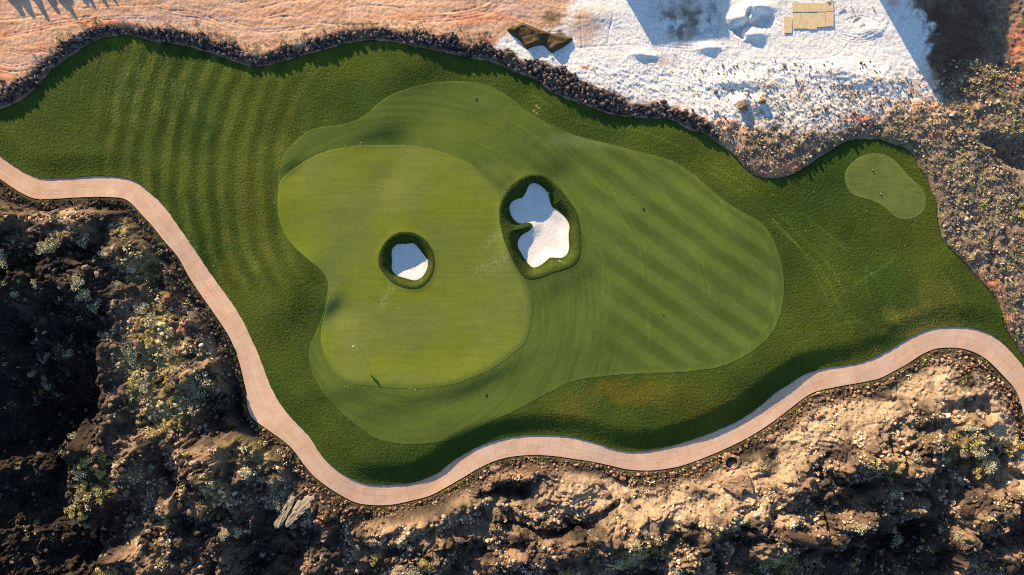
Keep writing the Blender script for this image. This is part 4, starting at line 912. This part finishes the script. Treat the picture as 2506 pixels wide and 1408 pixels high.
slab_rock('rock_slab', [(1762,1182),(1778,1168),(1800,1160),(1822,1150),(1830,1170),(1834,1200),(1815,1190),(1800,1205),(1780,1200)], None, .6, M_tanr, 'flat tan rock ledge below the round stone basin', 3)

# stone basin by the path
rx_, ry_ = 1793, 1135
e = bpy.data.objects.new('stone_basin', None); col.objects.link(e); wxx, wyy = world_xy(rx_, ry_); zb = float(samp(Hb, np.array([rx_ * 1.]), np.array([ry_ * 1.]))[0]) + .1
e.location = (wxx, wyy, zb); tag(e, 'tan rock with a round dark basin cut in it beside the cart path', 'stone basin')
V = []; F = []; n = 40
prof = [(1.35, -.4), (1.3, .35), (1.12, .55), (.92, .58), (.84, .42), (.74, .12), (.4, .0), (.02, .0)]
rr_ = np.random.default_rng(9); wobb = 1 + .12 * np.sin(np.arange(n) / n * 2 * math.pi * 3 + 1) + .05 * rr_.normal(size=n)
for k, (rad_, zz) in enumerate(prof):
    for i in range(n):
        a = i / n * 2 * math.pi; q = rad_ * (wobb[i] if k < 3 else 1 + .02 * (wobb[i] - 1)); V.append((q * cos(a), q * sin(a), zz))
for k in range(len(prof) - 1):
    for i in range(n):
        j = (i + 1) % n; F.append((k * n + i, k * n + j, (k + 1) * n + j, (k + 1) * n + i))
make_mesh('rim', V, F[:n * 4], M_tanr, smooth_=False, parent=e)
M_bowl = mat_plain('dark_bowl', lin(52, 48, 56), .3, 4)
make_mesh('bowl', np.array(V) - [0, 0, .003], F[n * 4:], M_bowl, smooth_=True, parent=e)
for (x, y, s_) in [(1815,1132,9),(1820,1142,7),(1800,1152,10),(1780,1160,7)]: pass

# dark soil mound with cut faces
def mound(name, outline, ridge_h, label, mat):
    pl = smooth(outline, True, 4); x0, y0 = pl.min(0) - 6; x1, y1 = pl.max(0) + 6
    Dm = near(pl, 30); hh = Hg + ridge_h * sst(-Dm / 7) * sst((PY - y0 + 10) / 60 + .25) + .12 * fbm(PX, PY, 16, 3, 501) * sst(-Dm / 5)
    hh = hh + .35 * sst(-Dm / 12) * sst(.5 + 3 * pn(PX / 45, PY / 45, 503))
    C = full(lin(86, 72, 52)) * (1 + .35 * fbm(PX * .5 + PY, PY, 22, 4, 502))[..., None]
    o = region(name, Dm, hh, .02, np.clip(C, .01, 1), mat, step=1.5, bb=(x0, y0, x1, y1), skirt=.2)
    return tag(o, label, 'soil mound')
M_soil = mat_attr('dark_soil', [(6, .05, 5)], nvar=.2, nscale=4)
mound('soil_mound', [(1241,75),(1264,67),(1279,61),(1300,68),(1320,76),(1345,84),(1375,92),(1401,97),(1387,113),(1364,127),(1349,133),(1336,121),(1328,115),(1306,118),(1289,125),(1283,119),(1270,102),(1251,89)], 0.45, 'dark brown soil mound with steep cut faces on the white gravel', M_soil)

# ------------------------------------------------------------------ shrubs and weeds
def shrub_mesh(name, seed, nl, mat, size=.16, droop=.35, spikes=False):
    r_ = np.random.default_rng(seed); V = []; F = []
    lobes = r_.normal(size=(7, 3)) * [.42, .42, .12] + [0, 0, .35]
    for i in range(nl):
        c = lobes[r_.integers(7)]; dv = r_.normal(size=3); dv /= np.linalg.norm(dv); dv[2] = abs(dv[2])
        p = c + dv * r_.uniform(.2, .45); p[2] = max(p[2], .03)
        d1 = dv + r_.normal(size=3) * .6; d1 /= np.linalg.norm(d1); d2 = np.cross(d1, r_.normal(size=3)); d2 /= np.linalg.norm(d2)
        l = size * r_.uniform(.6, 1.4); w = l * (.22 if spikes else .5)
        k = len(V); V += [p, p + d1 * l * .5 + d2 * w, p + d1 * l, p + d1 * l * .5 - d2 * w]; F.append((k, k + 1, k + 2, k + 3))
    return make_mesh(name, V, F, mat, smooth_=False, link=False)
M_sage = mat_plain('sage_leaf', lin(192, 186, 142), .2, 2.5, c2=lin(226, 220, 184))
M_gold = mat_plain('dry_shrub_leaf', lin(196, 176, 100), .25, 2.5, c2=lin(230, 212, 138))
M_grn = mat_plain('weed_leaf', lin(110, 138, 50), .3, 2.5, c2=lin(150, 168, 70))
SH = {'sage': [shrub_mesh('sage_shrub', 700 + i, 520, M_sage, .17, spikes=True) for i in range(4)],
      'gold': [shrub_mesh('dry_shrub', 720 + i, 420, M_gold, .15) for i in range(4)]}
r = np.random.default_rng(55)
def shrub(k, x, y, rp, label, group=None):
    me = SH[k][int(r.integers(4))]; o = bpy.data.objects.new(me.name.split('.')[0], me); col.objects.link(o)
    wxx, wyy = world_xy(x, y); s_ = rp * S
    o.location = (wxx, wyy, float(surf_z(x, y)) - .05); o.rotation_euler = (0, 0, r.uniform(0, 6.28)); o.scale = (s_ * r.uniform(.85, 1.15), s_ * r.uniform(.85, 1.15), s_ * r.uniform(.7, .95))
    return tag(o, label, 'shrub', group)
BIG = [ # x, y, radius px, kind
 (160,595,22,'sage'),(140,610,16,'sage'),(226,588,15,'sage'),(282,622,12,'sage'),(235,690,18,'sage'),(240,715,20,'sage'),(252,742,15,'sage'),(30,640,18,'sage'),(20,690,14,'sage'),(62,715,12,'sage'),(115,695,11,'sage'),(300,650,9,'sage'),(340,655,11,'sage'),(305,695,10,'sage'),
 (362,755,16,'sage'),(390,780,13,'sage'),(430,812,11,'sage'),(330,845,15,'sage'),(338,870,12,'sage'),(430,860,10,'sage'),(362,920,16,'sage'),(372,945,11,'sage'),(448,902,10,'sage'),(488,935,15,'sage'),(486,960,14,'sage'),(484,1000,10,'sage'),(368,1000,10,'gold'),(435,975,9,'gold'),
 (180,1070,14,'sage'),(210,1150,15,'sage'),(230,1120,14,'gold'),(262,1150,13,'gold'),(215,1190,14,'gold'),(252,1190,12,'gold'),(195,1240,14,'gold'),(215,1255,12,'gold'),(245,1110,10,'gold'),(275,1105,10,'gold'),(200,1215,10,'sage'),(262,1215,9,'gold'),(262,1390,16,'gold'),(290,1388,14,'gold'),(275,1405,14,'gold'),
 (530,1175,10,'sage'),(570,1210,11,'gold'),(620,1145,13,'sage'),(650,1165,11,'sage'),(672,1170,9,'sage'),(670,1225,15,'sage'),(690,1215,12,'sage'),(430,1270,11,'gold'),(570,1290,14,'sage'),(595,1290,12,'sage'),(400,1175,8,'sage'),(385,1135,8,'sage'),
 (920,1365,13,'gold'),(982,1392,16,'sage'),(1012,1388,15,'sage'),(1050,1370,14,'gold'),(1020,1402,13,'gold'),(1005,1330,7,'sage'),
 (1450,1360,10,'gold'),(1510,1362,13,'sage'),(1550,1345,12,'sage'),(1545,1310,13,'sage'),(1570,1290,11,'sage'),(1600,1310,11,'sage'),(1640,1300,10,'sage'),(1395,1385,12,'gold'),(1380,1400,12,'gold'),(1650,1390,14,'sage'),(1550,1370,10,'sage'),(1600,1345,9,'gold'),
 (1695,1355,12,'gold'),(1690,1395,14,'sage'),(1735,1385,11,'sage'),(1790,1275,10,'sage'),(1745,1300,9,'sage'),(1895,1370,16,'gold'),(1915,1355,14,'gold'),(1945,1378,13,'gold'),(1870,1385,12,'sage'),(1925,1395,14,'gold'),(1965,1325,11,'sage'),
 (2078,1275,16,'sage'),(2050,1320,8,'sage'),(2118,1130,9,'sage'),(2130,1150,8,'sage'),(2112,1180,9,'gold'),(2170,1140,8,'gold'),(2240,1160,10,'sage'),(2180,1205,14,'sage'),(2178,1175,11,'gold'),(2290,1160,9,'gold'),(2215,1110,13,'sage'),(2345,1040,14,'sage'),(2360,1070,13,'gold'),(2370,1100,15,'sage'),(2395,1135,15,'sage'),(2425,1130,14,'sage'),(2435,1180,15,'sage'),(2375,1150,12,'gold'),(2350,1175,11,'sage'),(2340,1265,8,'sage'),(2325,1300,13,'sage'),(2308,1295,10,'sage'),(2220,1340,16,'sage'),(2185,1370,8,'sage'),(2400,1380,13,'gold'),(2445,1400,13,'sage'),(2455,1100,12,'gold'),(2490,1090,12,'gold'),
 (140,1000,9,'sage'),(48,960,13,'sage'),(30,1405,10,'sage'),(160,1150,8,'sage'),(40,1130,6,'sage'),(60,880,12,'sage'),(150,870,12,'sage'),(120,1240,9,'sage'),
 (30,525,12,'gold'),(20,505,14,'gold'),(45,545,9,'gold')]
for (x, y, s_, k) in BIG:
    if x < 320 and y < 780:
        w = 'near the left frame edge' if x < 90 else ('right above the shaded hollow' if y > 680 else ('under the long pale ledge' if x < 260 else 'next to the golden slope'))
        l, g = 'pale %%s shrub on the left lava slope, %s' % w, 'shrubs on the left lava slope, %s' % w
    elif x < 150: l, g = 'dim %s shrub down in the shaded hollow at the left', 'shrubs in the shaded left hollow'
    elif x < 300: l, g = 'bright %s shrub in the sunlit patch inside the dark hollow', 'shrubs in the sunlit patch of the hollow'
    elif x < 520 and y < 1060:
        w = 'upper half' if y < 860 else ('middle' if y < 950 else 'lower end')
        l, g = '%%s shrub on the %s of the golden slope left of the path' % w, 'shrubs on the %s of the golden slope' % w
    elif x < 720: l, g = '%s shrub among the crags under the left bend of the path', 'shrubs among the left crags'
    elif x < 1100: l, g = 'pale %s shrub at the bottom edge left of centre', 'shrubs at the bottom edge'
    elif x < 1700: l, g = 'pale %s shrub on the flat lava ledge at the bottom', 'shrubs on the bottom ledge'
    elif x < 2000: l, g = '%s shrub behind the long lava humps', 'shrubs behind the lava humps'
    elif y > 1250: l, g = '%s shrub in or beside the big dark hollow at the lower right', 'shrubs by the lower right hollow'
    else: l, g = '%s shrub on the crags below the right bend of the path', 'shrubs on the right crags'
    kn = {'sage': 'silvery', 'gold': 'golden'}[k]
    zz = 'large ' if s_ > 13.5 else ('middling ' if s_ > 10.5 else 'small ')
    shrub(k, x, y, s_ * 1.15, zz + (l % kn), g + ' (%s%s)' % (zz, kn))

def tufts(name, xs, ys, rad, cols, mat, label, cat, seed, leaves=26):
    r_ = np.random.default_rng(seed); n = len(xs); wxx, wyy = world_xy(xs, ys); z = surf_z(xs, ys)
    base = np.stack([wxx, wyy, z], 1)[:, None, :]
    dv = r_.normal(size=(n, leaves, 3)); dv /= np.linalg.norm(dv, axis=2, keepdims=True); dv[..., 2] = np.abs(dv[..., 2])
    rd = rad[:, None, None]; p = base + dv * rd * r_.uniform(.3, .9, (n, leaves, 1))
    d1 = dv + .6 * r_.normal(size=dv.shape); d1 /= np.linalg.norm(d1, axis=2, keepdims=True)
    d2 = np.cross(d1, r_.normal(size=dv.shape)); d2 /= np.linalg.norm(d2, axis=2, keepdims=True)
    l = rd * .5
    V = np.stack([p, p + d1 * l * .5 + d2 * l * .4, p + d1 * l, p + d1 * l * .5 - d2 * l * .4], 2).reshape(-1, 3)
    F = np.arange(len(V)).reshape(-1, 4); c = np.repeat(cols, leaves * 4, 0)
    return tag(make_mesh(name, V, F, mat, c, smooth_=False), label, cat, kind='stuff')
M_tuft = mat_attr('tuft_leaf', nvar=.2, nscale=3)
YEL = np.stack([lin(220, 206, 150), lin(196, 184, 120), lin(226, 216, 176), lin(170, 168, 100)])
GRN = np.stack([lin(120, 142, 56), lin(146, 156, 66), lin(96, 122, 44), lin(170, 168, 84)])
xs, ys = scatter(11000, lambda x, y: samp(rr, x, y) * sst((samp(D_turf, x, y) - 8) / 10) * sst(.35 + 1.9 * fbm(x, y, 70, 3, 410)) * np.where(x > 2180, 1, .25), r, (1700, 150, 2600, 900))
n = len(xs); print('tufts', n)
tufts('desert_tufts', xs, ys, S * r.gamma(3, .95, n).clip(1.5, 6), pick(YEL, n, r), M_tuft, 'small pale yellow desert tufts dotted over the ground right of the tee lawn', 'desert tufts', 11)
xs, ys = scatter(60000, lambda x, y: np.where(samp(D_low, x, y) < -20, sst(samp(gold, x, y) * 1.5 + .08 + .9 * fbm(x, y, 80, 3, 411)) * .28 + .01, 0), r, (-90, 440, 2590, 1490))
n = len(xs); print('lava tufts', n)
tufts('lava_tufts', xs, ys, S * r.gamma(3, 1.4, n).clip(2, 9), pick(YEL, n, r), M_tuft, 'small dry golden tufts growing between the lava rocks', 'dry tufts', 12)
def wd(x, y):
    dl = -samp(D_low, x, y); dt_ = samp(D_turf, x, y); db_ = samp(D_band, x, y)
    a = np.where(dl > 0, sst((dl - 1) / 3) * sst((16 + 10 * fbm(x, y, 90, 2, 412) - dl) / 8) * .8, 0)
    b_ = np.where((dl < 0) & (dt_ > 0) & (db_ > 0) & (x < 1200), sst((22 - db_ + 16 * fbm(x, y, 40, 3, 413)) / 12) * sst((y - 50) / 10) * .5, 0)
    c = np.where((dl < 0) & (dt_ > 0) & (x > 1200), sst((14 - dt_) / 8) * .35 + .03 * samp(white, x, y) * sst((y - 120) / 60), 0)
    d_ = .8 * np.exp(-((x - 2460) / 14) ** 2 - ((y - 750) / 26) ** 2)
    return np.clip((a + b_ + c + d_) * (samp(D_path, x, y) > 2), 0, 1)
xs, ys = scatter(110000, wd, r, (-90, 30, 2590, 1300))
n = len(xs); print('weeds', n)
tufts('weeds', xs, ys, S * r.gamma(3, .75, n).clip(1, 5), pick(GRN, n, r), M_tuft, 'low green weeds along the path verge and the rock edging', 'weeds', 13, 18)

# ------------------------------------------------------------------ golf furniture
def cyl(name, p0, p1, r0, r1, mat, parent=None, n=10):
    p0 = np.array(p0, float); p1 = np.array(p1, float); a = p1 - p0; a /= np.linalg.norm(a)
    u = np.cross(a, [0, 0, 1.0]); u = u / np.linalg.norm(u) if np.linalg.norm(u) > 1e-6 else np.array([1.0, 0, 0]); v = np.cross(a, u)
    V = []; F = []
    for p, q in ((p0, r0), (p1, r1)):
        for i in range(n):
            t_ = i / n * 2 * math.pi; V.append(p + q * (u * cos(t_) + v * sin(t_)))
    F = [(i, (i + 1) % n, n + (i + 1) % n, n + i) for i in range(n)]
    me = bpy.data.meshes.new(name); me.from_pydata([tuple(q) for q in V], [], F + [tuple(range(n - 1, -1, -1)), tuple(range(n, 2 * n))]); me.update(); me.materials.append(mat)
    o = bpy.data.objects.new(name, me); col.objects.link(o); o.parent = parent; return o
def box(name, c, sx, sy, sz, mat, parent=None, rz=0.0):
    V = []; F = [(0, 3, 2, 1), (4, 5, 6, 7), (0, 1, 5, 4), (1, 2, 6, 5), (2, 3, 7, 6), (3, 0, 4, 7)]
    for z_ in (-.5, .5):
        for (a, b_) in ((-.5, -.5), (.5, -.5), (.5, .5), (-.5, .5)):
            x, y = a * sx, b_ * sy; V.append((c[0] + x * cos(rz) - y * sin(rz), c[1] + x * sin(rz) + y * cos(rz), c[2] + z_ * sz))
    me = bpy.data.meshes.new(name); me.from_pydata(V, [], F); me.update(); me.materials.append(mat)
    o = bpy.data.objects.new(name, me); col.objects.link(o); o.parent = parent; return o
M_white = mat_plain('white_paint', (.8, .8, .78), .03, 5, rough=.4, spec=.4)
M_flag = mat_plain('flag_cloth', (.85, .84, .82), .03, 5, rough=.8)
M_blk = mat_plain('dark_cup', (.02, .02, .02), .2, 5)
fx, fy = 874.5, 843.5; zt = float(surf_z(fx, fy)) + .045
fl = bpy.data.objects.new('flagstick', None); col.objects.link(fl); wxx, wyy = world_xy(fx, fy); fl.location = (wxx, wyy, zt)
tag(fl, 'golf flagstick with a limp white flag casting a long thin shadow on the putting green', 'golf flag')
cyl('pole', (0, 0, 0), (0, 0, 2.25), .016, .011, M_white, fl)
cyl('cup', (0, 0, -.05), (0, 0, .004), .054, .054, M_blk, fl, 20)
V = []; F = []
for i in range(13):
    for k in range(9):
        u, v = i / 12, k / 8
        x = .03 + .5 * u; yy = .07 * sin(u * 7 + v * 1.5) * (u + .2); zz = 2.24 - .42 * v - .42 * u * u * .55 - .18 * u
        a = radians(205); V.append((x * cos(a) - yy * sin(a), x * sin(a) + yy * cos(a), zz))
for i in range(12):
    for k in range(8): F.append((i * 9 + k, (i + 1) * 9 + k, (i + 1) * 9 + k + 1, i * 9 + k + 1))
fo = make_mesh('flag', V, F, M_flag, parent=fl)
md = fo.modifiers.new('thick', 'SOLIDIFY'); md.thickness = .006

def rake(px, py, ang, label, L=1.35):
    z_ = float(surf_z(px, py)) + .14; e_ = bpy.data.objects.new('bunker_rake', None); col.objects.link(e_)
    wxx, wyy = world_xy(px, py); e_.location = (wxx, wyy, z_); e_.rotation_euler = (0, 0, radians(ang)); tag(e_, label, 'rake')
    cyl('handle', (0, 0, 0), (L, 0, .12), .020, .022, M_white, e_)
    box('head', (-.02, 0, -.01), .07, .55, .05, M_white, e_)
    V = []; F = []
    for i in range(13):
        y = -.25 + i * .5 / 12; k = len(V); V += [(-.03, y - .008, -.02), (.0, y - .008, -.02), (.0, y + .008, -.02), (-.03, y + .008, -.02), (-.015, y, -.1)]
        F += [(k, k + 1, k + 4), (k + 1, k + 2, k + 4), (k + 2, k + 3, k + 4), (k + 3, k, k + 4)]
    make_mesh('teeth', V, F, M_white, smooth_=False, parent=e_)
rake(1371, 640, 242, 'white rake lying on the grass below the large bunker', 1.15)
rake(1343, 470, 42, 'white rake resting at the upper right edge of the large bunker', 1.25)
rake(1044, 637, 45, 'short white rake at the right edge of the small bunker', .75)

for (x, y, l) in [(2134, 416, 'small dark tee marker nearer the top of the tee lawn'), (2154, 475, 'small dark tee marker nearer the middle of the tee lawn')]:
    e_ = bpy.data.objects.new('tee_marker', None); col.objects.link(e_); wxx, wyy = world_xy(x, y); e_.location = (wxx, wyy, float(surf_z(x, y)) + .03); tag(e_, l, 'tee marker', 'tee markers')
    cyl('base', (0, 0, 0), (0, 0, .16), .09, .07, M_blk, e_, 14); cyl('cap', (0, 0, .16), (0, 0, .20), .075, .05, mat_plain('cap', lin(210, 200, 150), .05), e_, 14)
M_hd = mat_plain('sprinkler_plastic', (.05, .045, .04), .2, 8); M_rg = mat_plain('bare_soil_ring', lin(180, 120, 80), .2, 8)
for (x, y, l) in [(1165, 242, 'sprinkler cover near the top of the fairway'), (1574, 510, 'sprinkler cover in the striped part of the fairway'), (1190, 966, 'sprinkler cover below the putting green'), (1622, 770, 'tiny sprinkler cover low in the striped fairway')]:
    e_ = bpy.data.objects.new('sprinkler_cover', None); col.objects.link(e_); wxx, wyy = world_xy(x, y); e_.location = (wxx, wyy, float(surf_z(x, y)) + .03); tag(e_, l, 'sprinkler')
    q = .7 if 'tiny' in l else 1
    cyl('collar', (0, 0, 0), (.02, -.02, .012), .17 * q, .16 * q, M_rg, e_, 18); cyl('lid', (-.04, .04, .01), (-.04, .04, .03), .11 * q, .10 * q, M_hd, e_, 18)
# fallen leaves and stray balls as small pale things on the grass
lf_me = make_mesh('leaf', [(-.09, 0, 0), (0, .055, .015), (.1, 0, .03), (0, -.055, .015)], [(0, 1, 2, 3)], mat_plain('dry_leaf', lin(226, 190, 110), .15, 5), link=False)
for (x, y) in [(1125,385),(883,349),(929,345),(845,357),(922,465),(671,497),(796,696),(814,730),(1271,837),(846,944),(853,947),(1017,953),(461,573),(461,589),(501,617),(520,651),(1551,484),(2145,540),(2121,516),(2215,601),(2134,670),(2094,564),(1972,565),(2081,813),(2146,855),(1969,855),(1890,477),(1990,470)]:
    o = bpy.data.objects.new('fallen_leaf', lf_me); col.objects.link(o); wxx, wyy = world_xy(x, y)
    o.location = (wxx, wyy, float(surf_z(x, y)) + .075); o.rotation_euler = (0, 0, r.uniform(0, 6)); tag(o, 'tiny dry yellow leaf lying on the grass', 'leaf', 'fallen leaves on the grass')
# plywood sheets on the white gravel
M_ply = mat_plain('plywood', lin(222, 194, 148), .05, 1.5, bump=.004, c2=lin(236, 210, 168))
t = M_ply.node_tree; b = t.nodes['Principled BSDF']
BO = [(1955,22,40,22,0,'long row'),(1996,22,42,22,0,''),(2025,20,21,22,0,''),(1925.5,64,19.5,40,0,''),(1946.5,53.5,20,40,0,''),(1966.5,53.5,20,40,0,''),(1986,55,20,41,0,''),(2005.5,51.5,20,37,0,''),(2026,50.5,20,36,0,'')]
LB = ['first plywood sheet from the left in the top row on the white gravel','middle plywood sheet of the top row','short plywood sheet at the right end of the top row','detached plywood sheet standing off at the lower left','leftmost sheet of the joined lower row','second sheet of the joined lower row','sheet of the lower row that sticks out at the bottom','fourth sheet of the lower row','rightmost sheet of the lower row']
for i, ((x, y, w, h, a, _), l) in enumerate(zip(BO, LB)):
    zz = float(surf_z(x, y)); k = (CAM_H - zz) / CAM_H
    zz = max(float(surf_z(x + dx * w / 2, y + dy * h / 2)) for dx in (-1, 0, 1) for dy in (-1, 0, 1)) + .05 + .004 * (i % 3)
    o = box('plywood_sheet', (0, 0, 0), w * S - .03, h * S - .03, .04, M_ply); wxx, wyy = world_xy(x, y); o.location = (wxx, wyy, zz)
    o.rotation_euler = (r.uniform(-.004, .004), r.uniform(-.004, .004), r.uniform(-.012, .012)); tag(o, l, 'plywood', 'plywood sheets laid on the white gravel')
    dots = []; F = []
    for u in np.arange(-w * S / 2 + .25, w * S / 2 - .1, .4):
        for v in np.arange(-h * S / 2 + .3, h * S / 2 - .1, .6): dots.append((u, v + (.2 if int(u * 10) % 2 else 0)))
# branches near the sheets
M_wood = mat_plain('dead_wood', lin(190, 160, 130), .25, 4)
for (x0, y0, x1, y1) in [(2020, 10, 2038, 2), (2024, 14, 2032, 0), (2062, 22, 2046, 30), (2100, 40, 2080, 52), (2078, 20, 2090, 44), (2130, 22, 2140, 36), (2110, 60, 2096, 66)]:
    z0 = float(surf_z(x0, y0)) + .12; z1 = float(surf_z(x1, y1)) + .12; a = world_xy(x0, y0); b_ = world_xy(x1, y1)
    o = cyl('branch', (*a, z0), (*b_, z1), .07, .03, M_wood, None, 7); tag(o, 'bare broken branch lying by the plywood sheets', 'branch', 'dead branches by the plywood')

# ------------------------------------------------------------------ what stands outside the frame and throws the long shadows
M_stucco = mat_plain('stucco', (.42, .30, .22), .08, .6); M_roof = mat_plain('flat_roof', (.30, .26, .23), .1, .8); M_win = mat_plain('window_glass', (.04, .05, .06), .1, 1, rough=.1, spec=.6)
def house(name, pts, h, label):
    """a flat roofed house on an outline given in photo pixels"""
    e_ = bpy.data.objects.new(name, None); col.objects.link(e_); c = np.mean(pts, 0); cw = world_xy(*c); e_.location = (*cw, 0); tag(e_, label, 'house')
    w = np.array([world_xy(*p) for p in pts]) - cw; n = len(w)
    V = [(*p, -.5) for p in w] + [(*p, h - .25) for p in w]; F = [(i, (i + 1) % n, n + (i + 1) % n, n + i) for i in range(n)]
    make_mesh('wall', V, F, M_stucco, smooth_=False, parent=e_)
    w2 = w * 1.0; V = [(*p, h - .25) for p in w2] + [(*p, h) for p in w2]
    me = bpy.data.meshes.new('roof'); me.from_pydata([tuple(map(float, q)) for q in V], [], F + [tuple(range(n, 2 * n)), tuple(range(n - 1, -1, -1))]); me.update(); me.materials.append(M_roof)
    o = bpy.data.objects.new('roof', me); col.objects.link(o); o.parent = e_
    for i in range(n):
        a, b_ = w[i], w[(i + 1) % n]; L = np.linalg.norm(b_ - a); an = math.atan2(*(b_ - a)[::-1])
        for q in np.arange(2.5, L - 2, 4.0):
            p = a + (b_ - a) * q / L
            for zz in ([1.5, 4.5] if h > 5.5 else [1.5]): box('window', (p[0], p[1], zz), 1.4, .08, 1.2, M_win, e_, an)
    return e_
Lp = lambda h: h / TE / S
def from_shadow(p, h, gz=.8):
    L = Lp(h - float(surf_z(p[0], p[1])))
    return (p[0] - SX * L, p[1] - SY * L)
hA = 6.5
a = from_shadow((1597, 117), hA); b_ = from_shadow((1784, 99), hA)
house('house', [a, b_, (b_[0] + 4, b_[1] - 160), (a[0] - 6, a[1] - 150)], hA, 'flat roofed stucco house beyond the top edge whose shadow crosses the white gravel')
hB = 9.0
SB = [(2302, 262), (2345, 256), (2368, 225), (2392, 180), (2440, 168), (2458, 150), (2462, 20)]
pb = [from_shadow(p, hB, .5) for p in SB]
def butte(pts, h, label):
    pl = smooth(pts, True, 5); c = pl.mean(0); n = len(pl); r_ = np.random.default_rng(3); V = []
    rings = [(1.03, -1.0), (1.0, h * .5), (1.0, h * .85), (.985, h), (.7, h * 1.01), (.3, h)]
    for f, zz in rings:
        q = c + (pl - c) * f; wxx, wyy = world_xy(q[:, 0], q[:, 1]); V.append(np.stack([wxx, wyy, zz + .12 * r_.normal(size=n)], 1))
    V = np.vstack(V); F = [(k * n + i, k * n + (i + 1) % n, (k + 1) * n + (i + 1) % n, (k + 1) * n + i) for k in range(len(rings) - 1) for i in range(n)]
    me = bpy.data.meshes.new('rock_butte'); me.from_pydata([tuple(v) for v in V], [], [f[::-1] for f in F] + [tuple(range((len(rings) - 1) * n, len(rings) * n))]); me.update(); me.materials.append(M_brn)
    o = bpy.data.objects.new('rock_butte', me); col.objects.link(o); return tag(o, label, 'rock')
butte(pb + [(pb[-1][0], pb[-1][1] - 260), (pb[0][0] - 170, pb[0][1] - 560), (pb[0][0] - 60, pb[0][1] - 130)], hB, 'tall rock butte beyond the top edge that shades the upper right ground')
# cypress trees beyond the upper left edge
M_cyp = mat_plain('cypress_leaf', (.05, .075, .03), .3, 3); M_trk = mat_plain('bark', (.12, .08, .05), .2, 5)
def cone_crown(seed, h=5.0, rad=.8):
    r_ = np.random.default_rng(seed); V = []; F = []
    for i in range(2600):
        t_ = r_.uniform() ** .8; z_ = .4 + t_ * (h - .4); q = rad * (1 - t_) ** .55 * r_.uniform(.5, 1.0) * (1 + .15 * sin(9 * t_)); a = r_.uniform(0, 6.283)
        p = np.array([q * cos(a), q * sin(a), z_]); d1 = np.array([cos(a) * .4, sin(a) * .4, 1]) + .4 * r_.normal(size=3); d1 /= np.linalg.norm(d1); d2 = np.cross(d1, r_.normal(size=3)); d2 /= np.linalg.norm(d2)
        k = len(V); V += [p, p + d1 * .1 + d2 * .06, p + d1 * .24, p + d1 * .1 - d2 * .06]; F.append((k, k + 1, k + 2, k + 3))
    return make_mesh('crown', V, F, M_cyp, smooth_=False, link=False)
CRN = [cone_crown(60 + i) for i in range(3)]
for i, (x, y, h, w_) in enumerate([(40,10,5.0,1.9),(70,8,5.3,2.0),(100,8,5.2,2.0),(140,8,5.2,2.0),(180,8,5.2,2.0),(215,4,5.0,1.8),(62,36,5.0,1.6),(86,38,5.2,1.5),(124,48,5.5,1.0),(150,34,5,1.2),(192,46,5.6,1.0),(172,24,5.2,1.5),(238,20,5,1.0),(222,14,5,1.2),(268,16,5.2,.9),(292,12,5,.8),(110,20,5,1.6),(45,15,5,1.6)]):
    p = from_shadow((x, y), h, .9); wxx, wyy = world_xy(*p); e_ = bpy.data.objects.new('cypress_tree', None); col.objects.link(e_); e_.location = (wxx, wyy, .6)
    tag(e_, 'slim cypress tree beyond the upper left edge casting a pointed shadow', 'tree', 'cypress trees beyond the upper left edge')
    cyl('trunk', (0, 0, -.4), (0, 0, h * .6), .12, .04, M_trk, e_)
    c = bpy.data.objects.new('crown', CRN[i % 3]); col.objects.link(c); c.parent = e_; c.scale = (w_, w_, (h - .6) / 5.0)
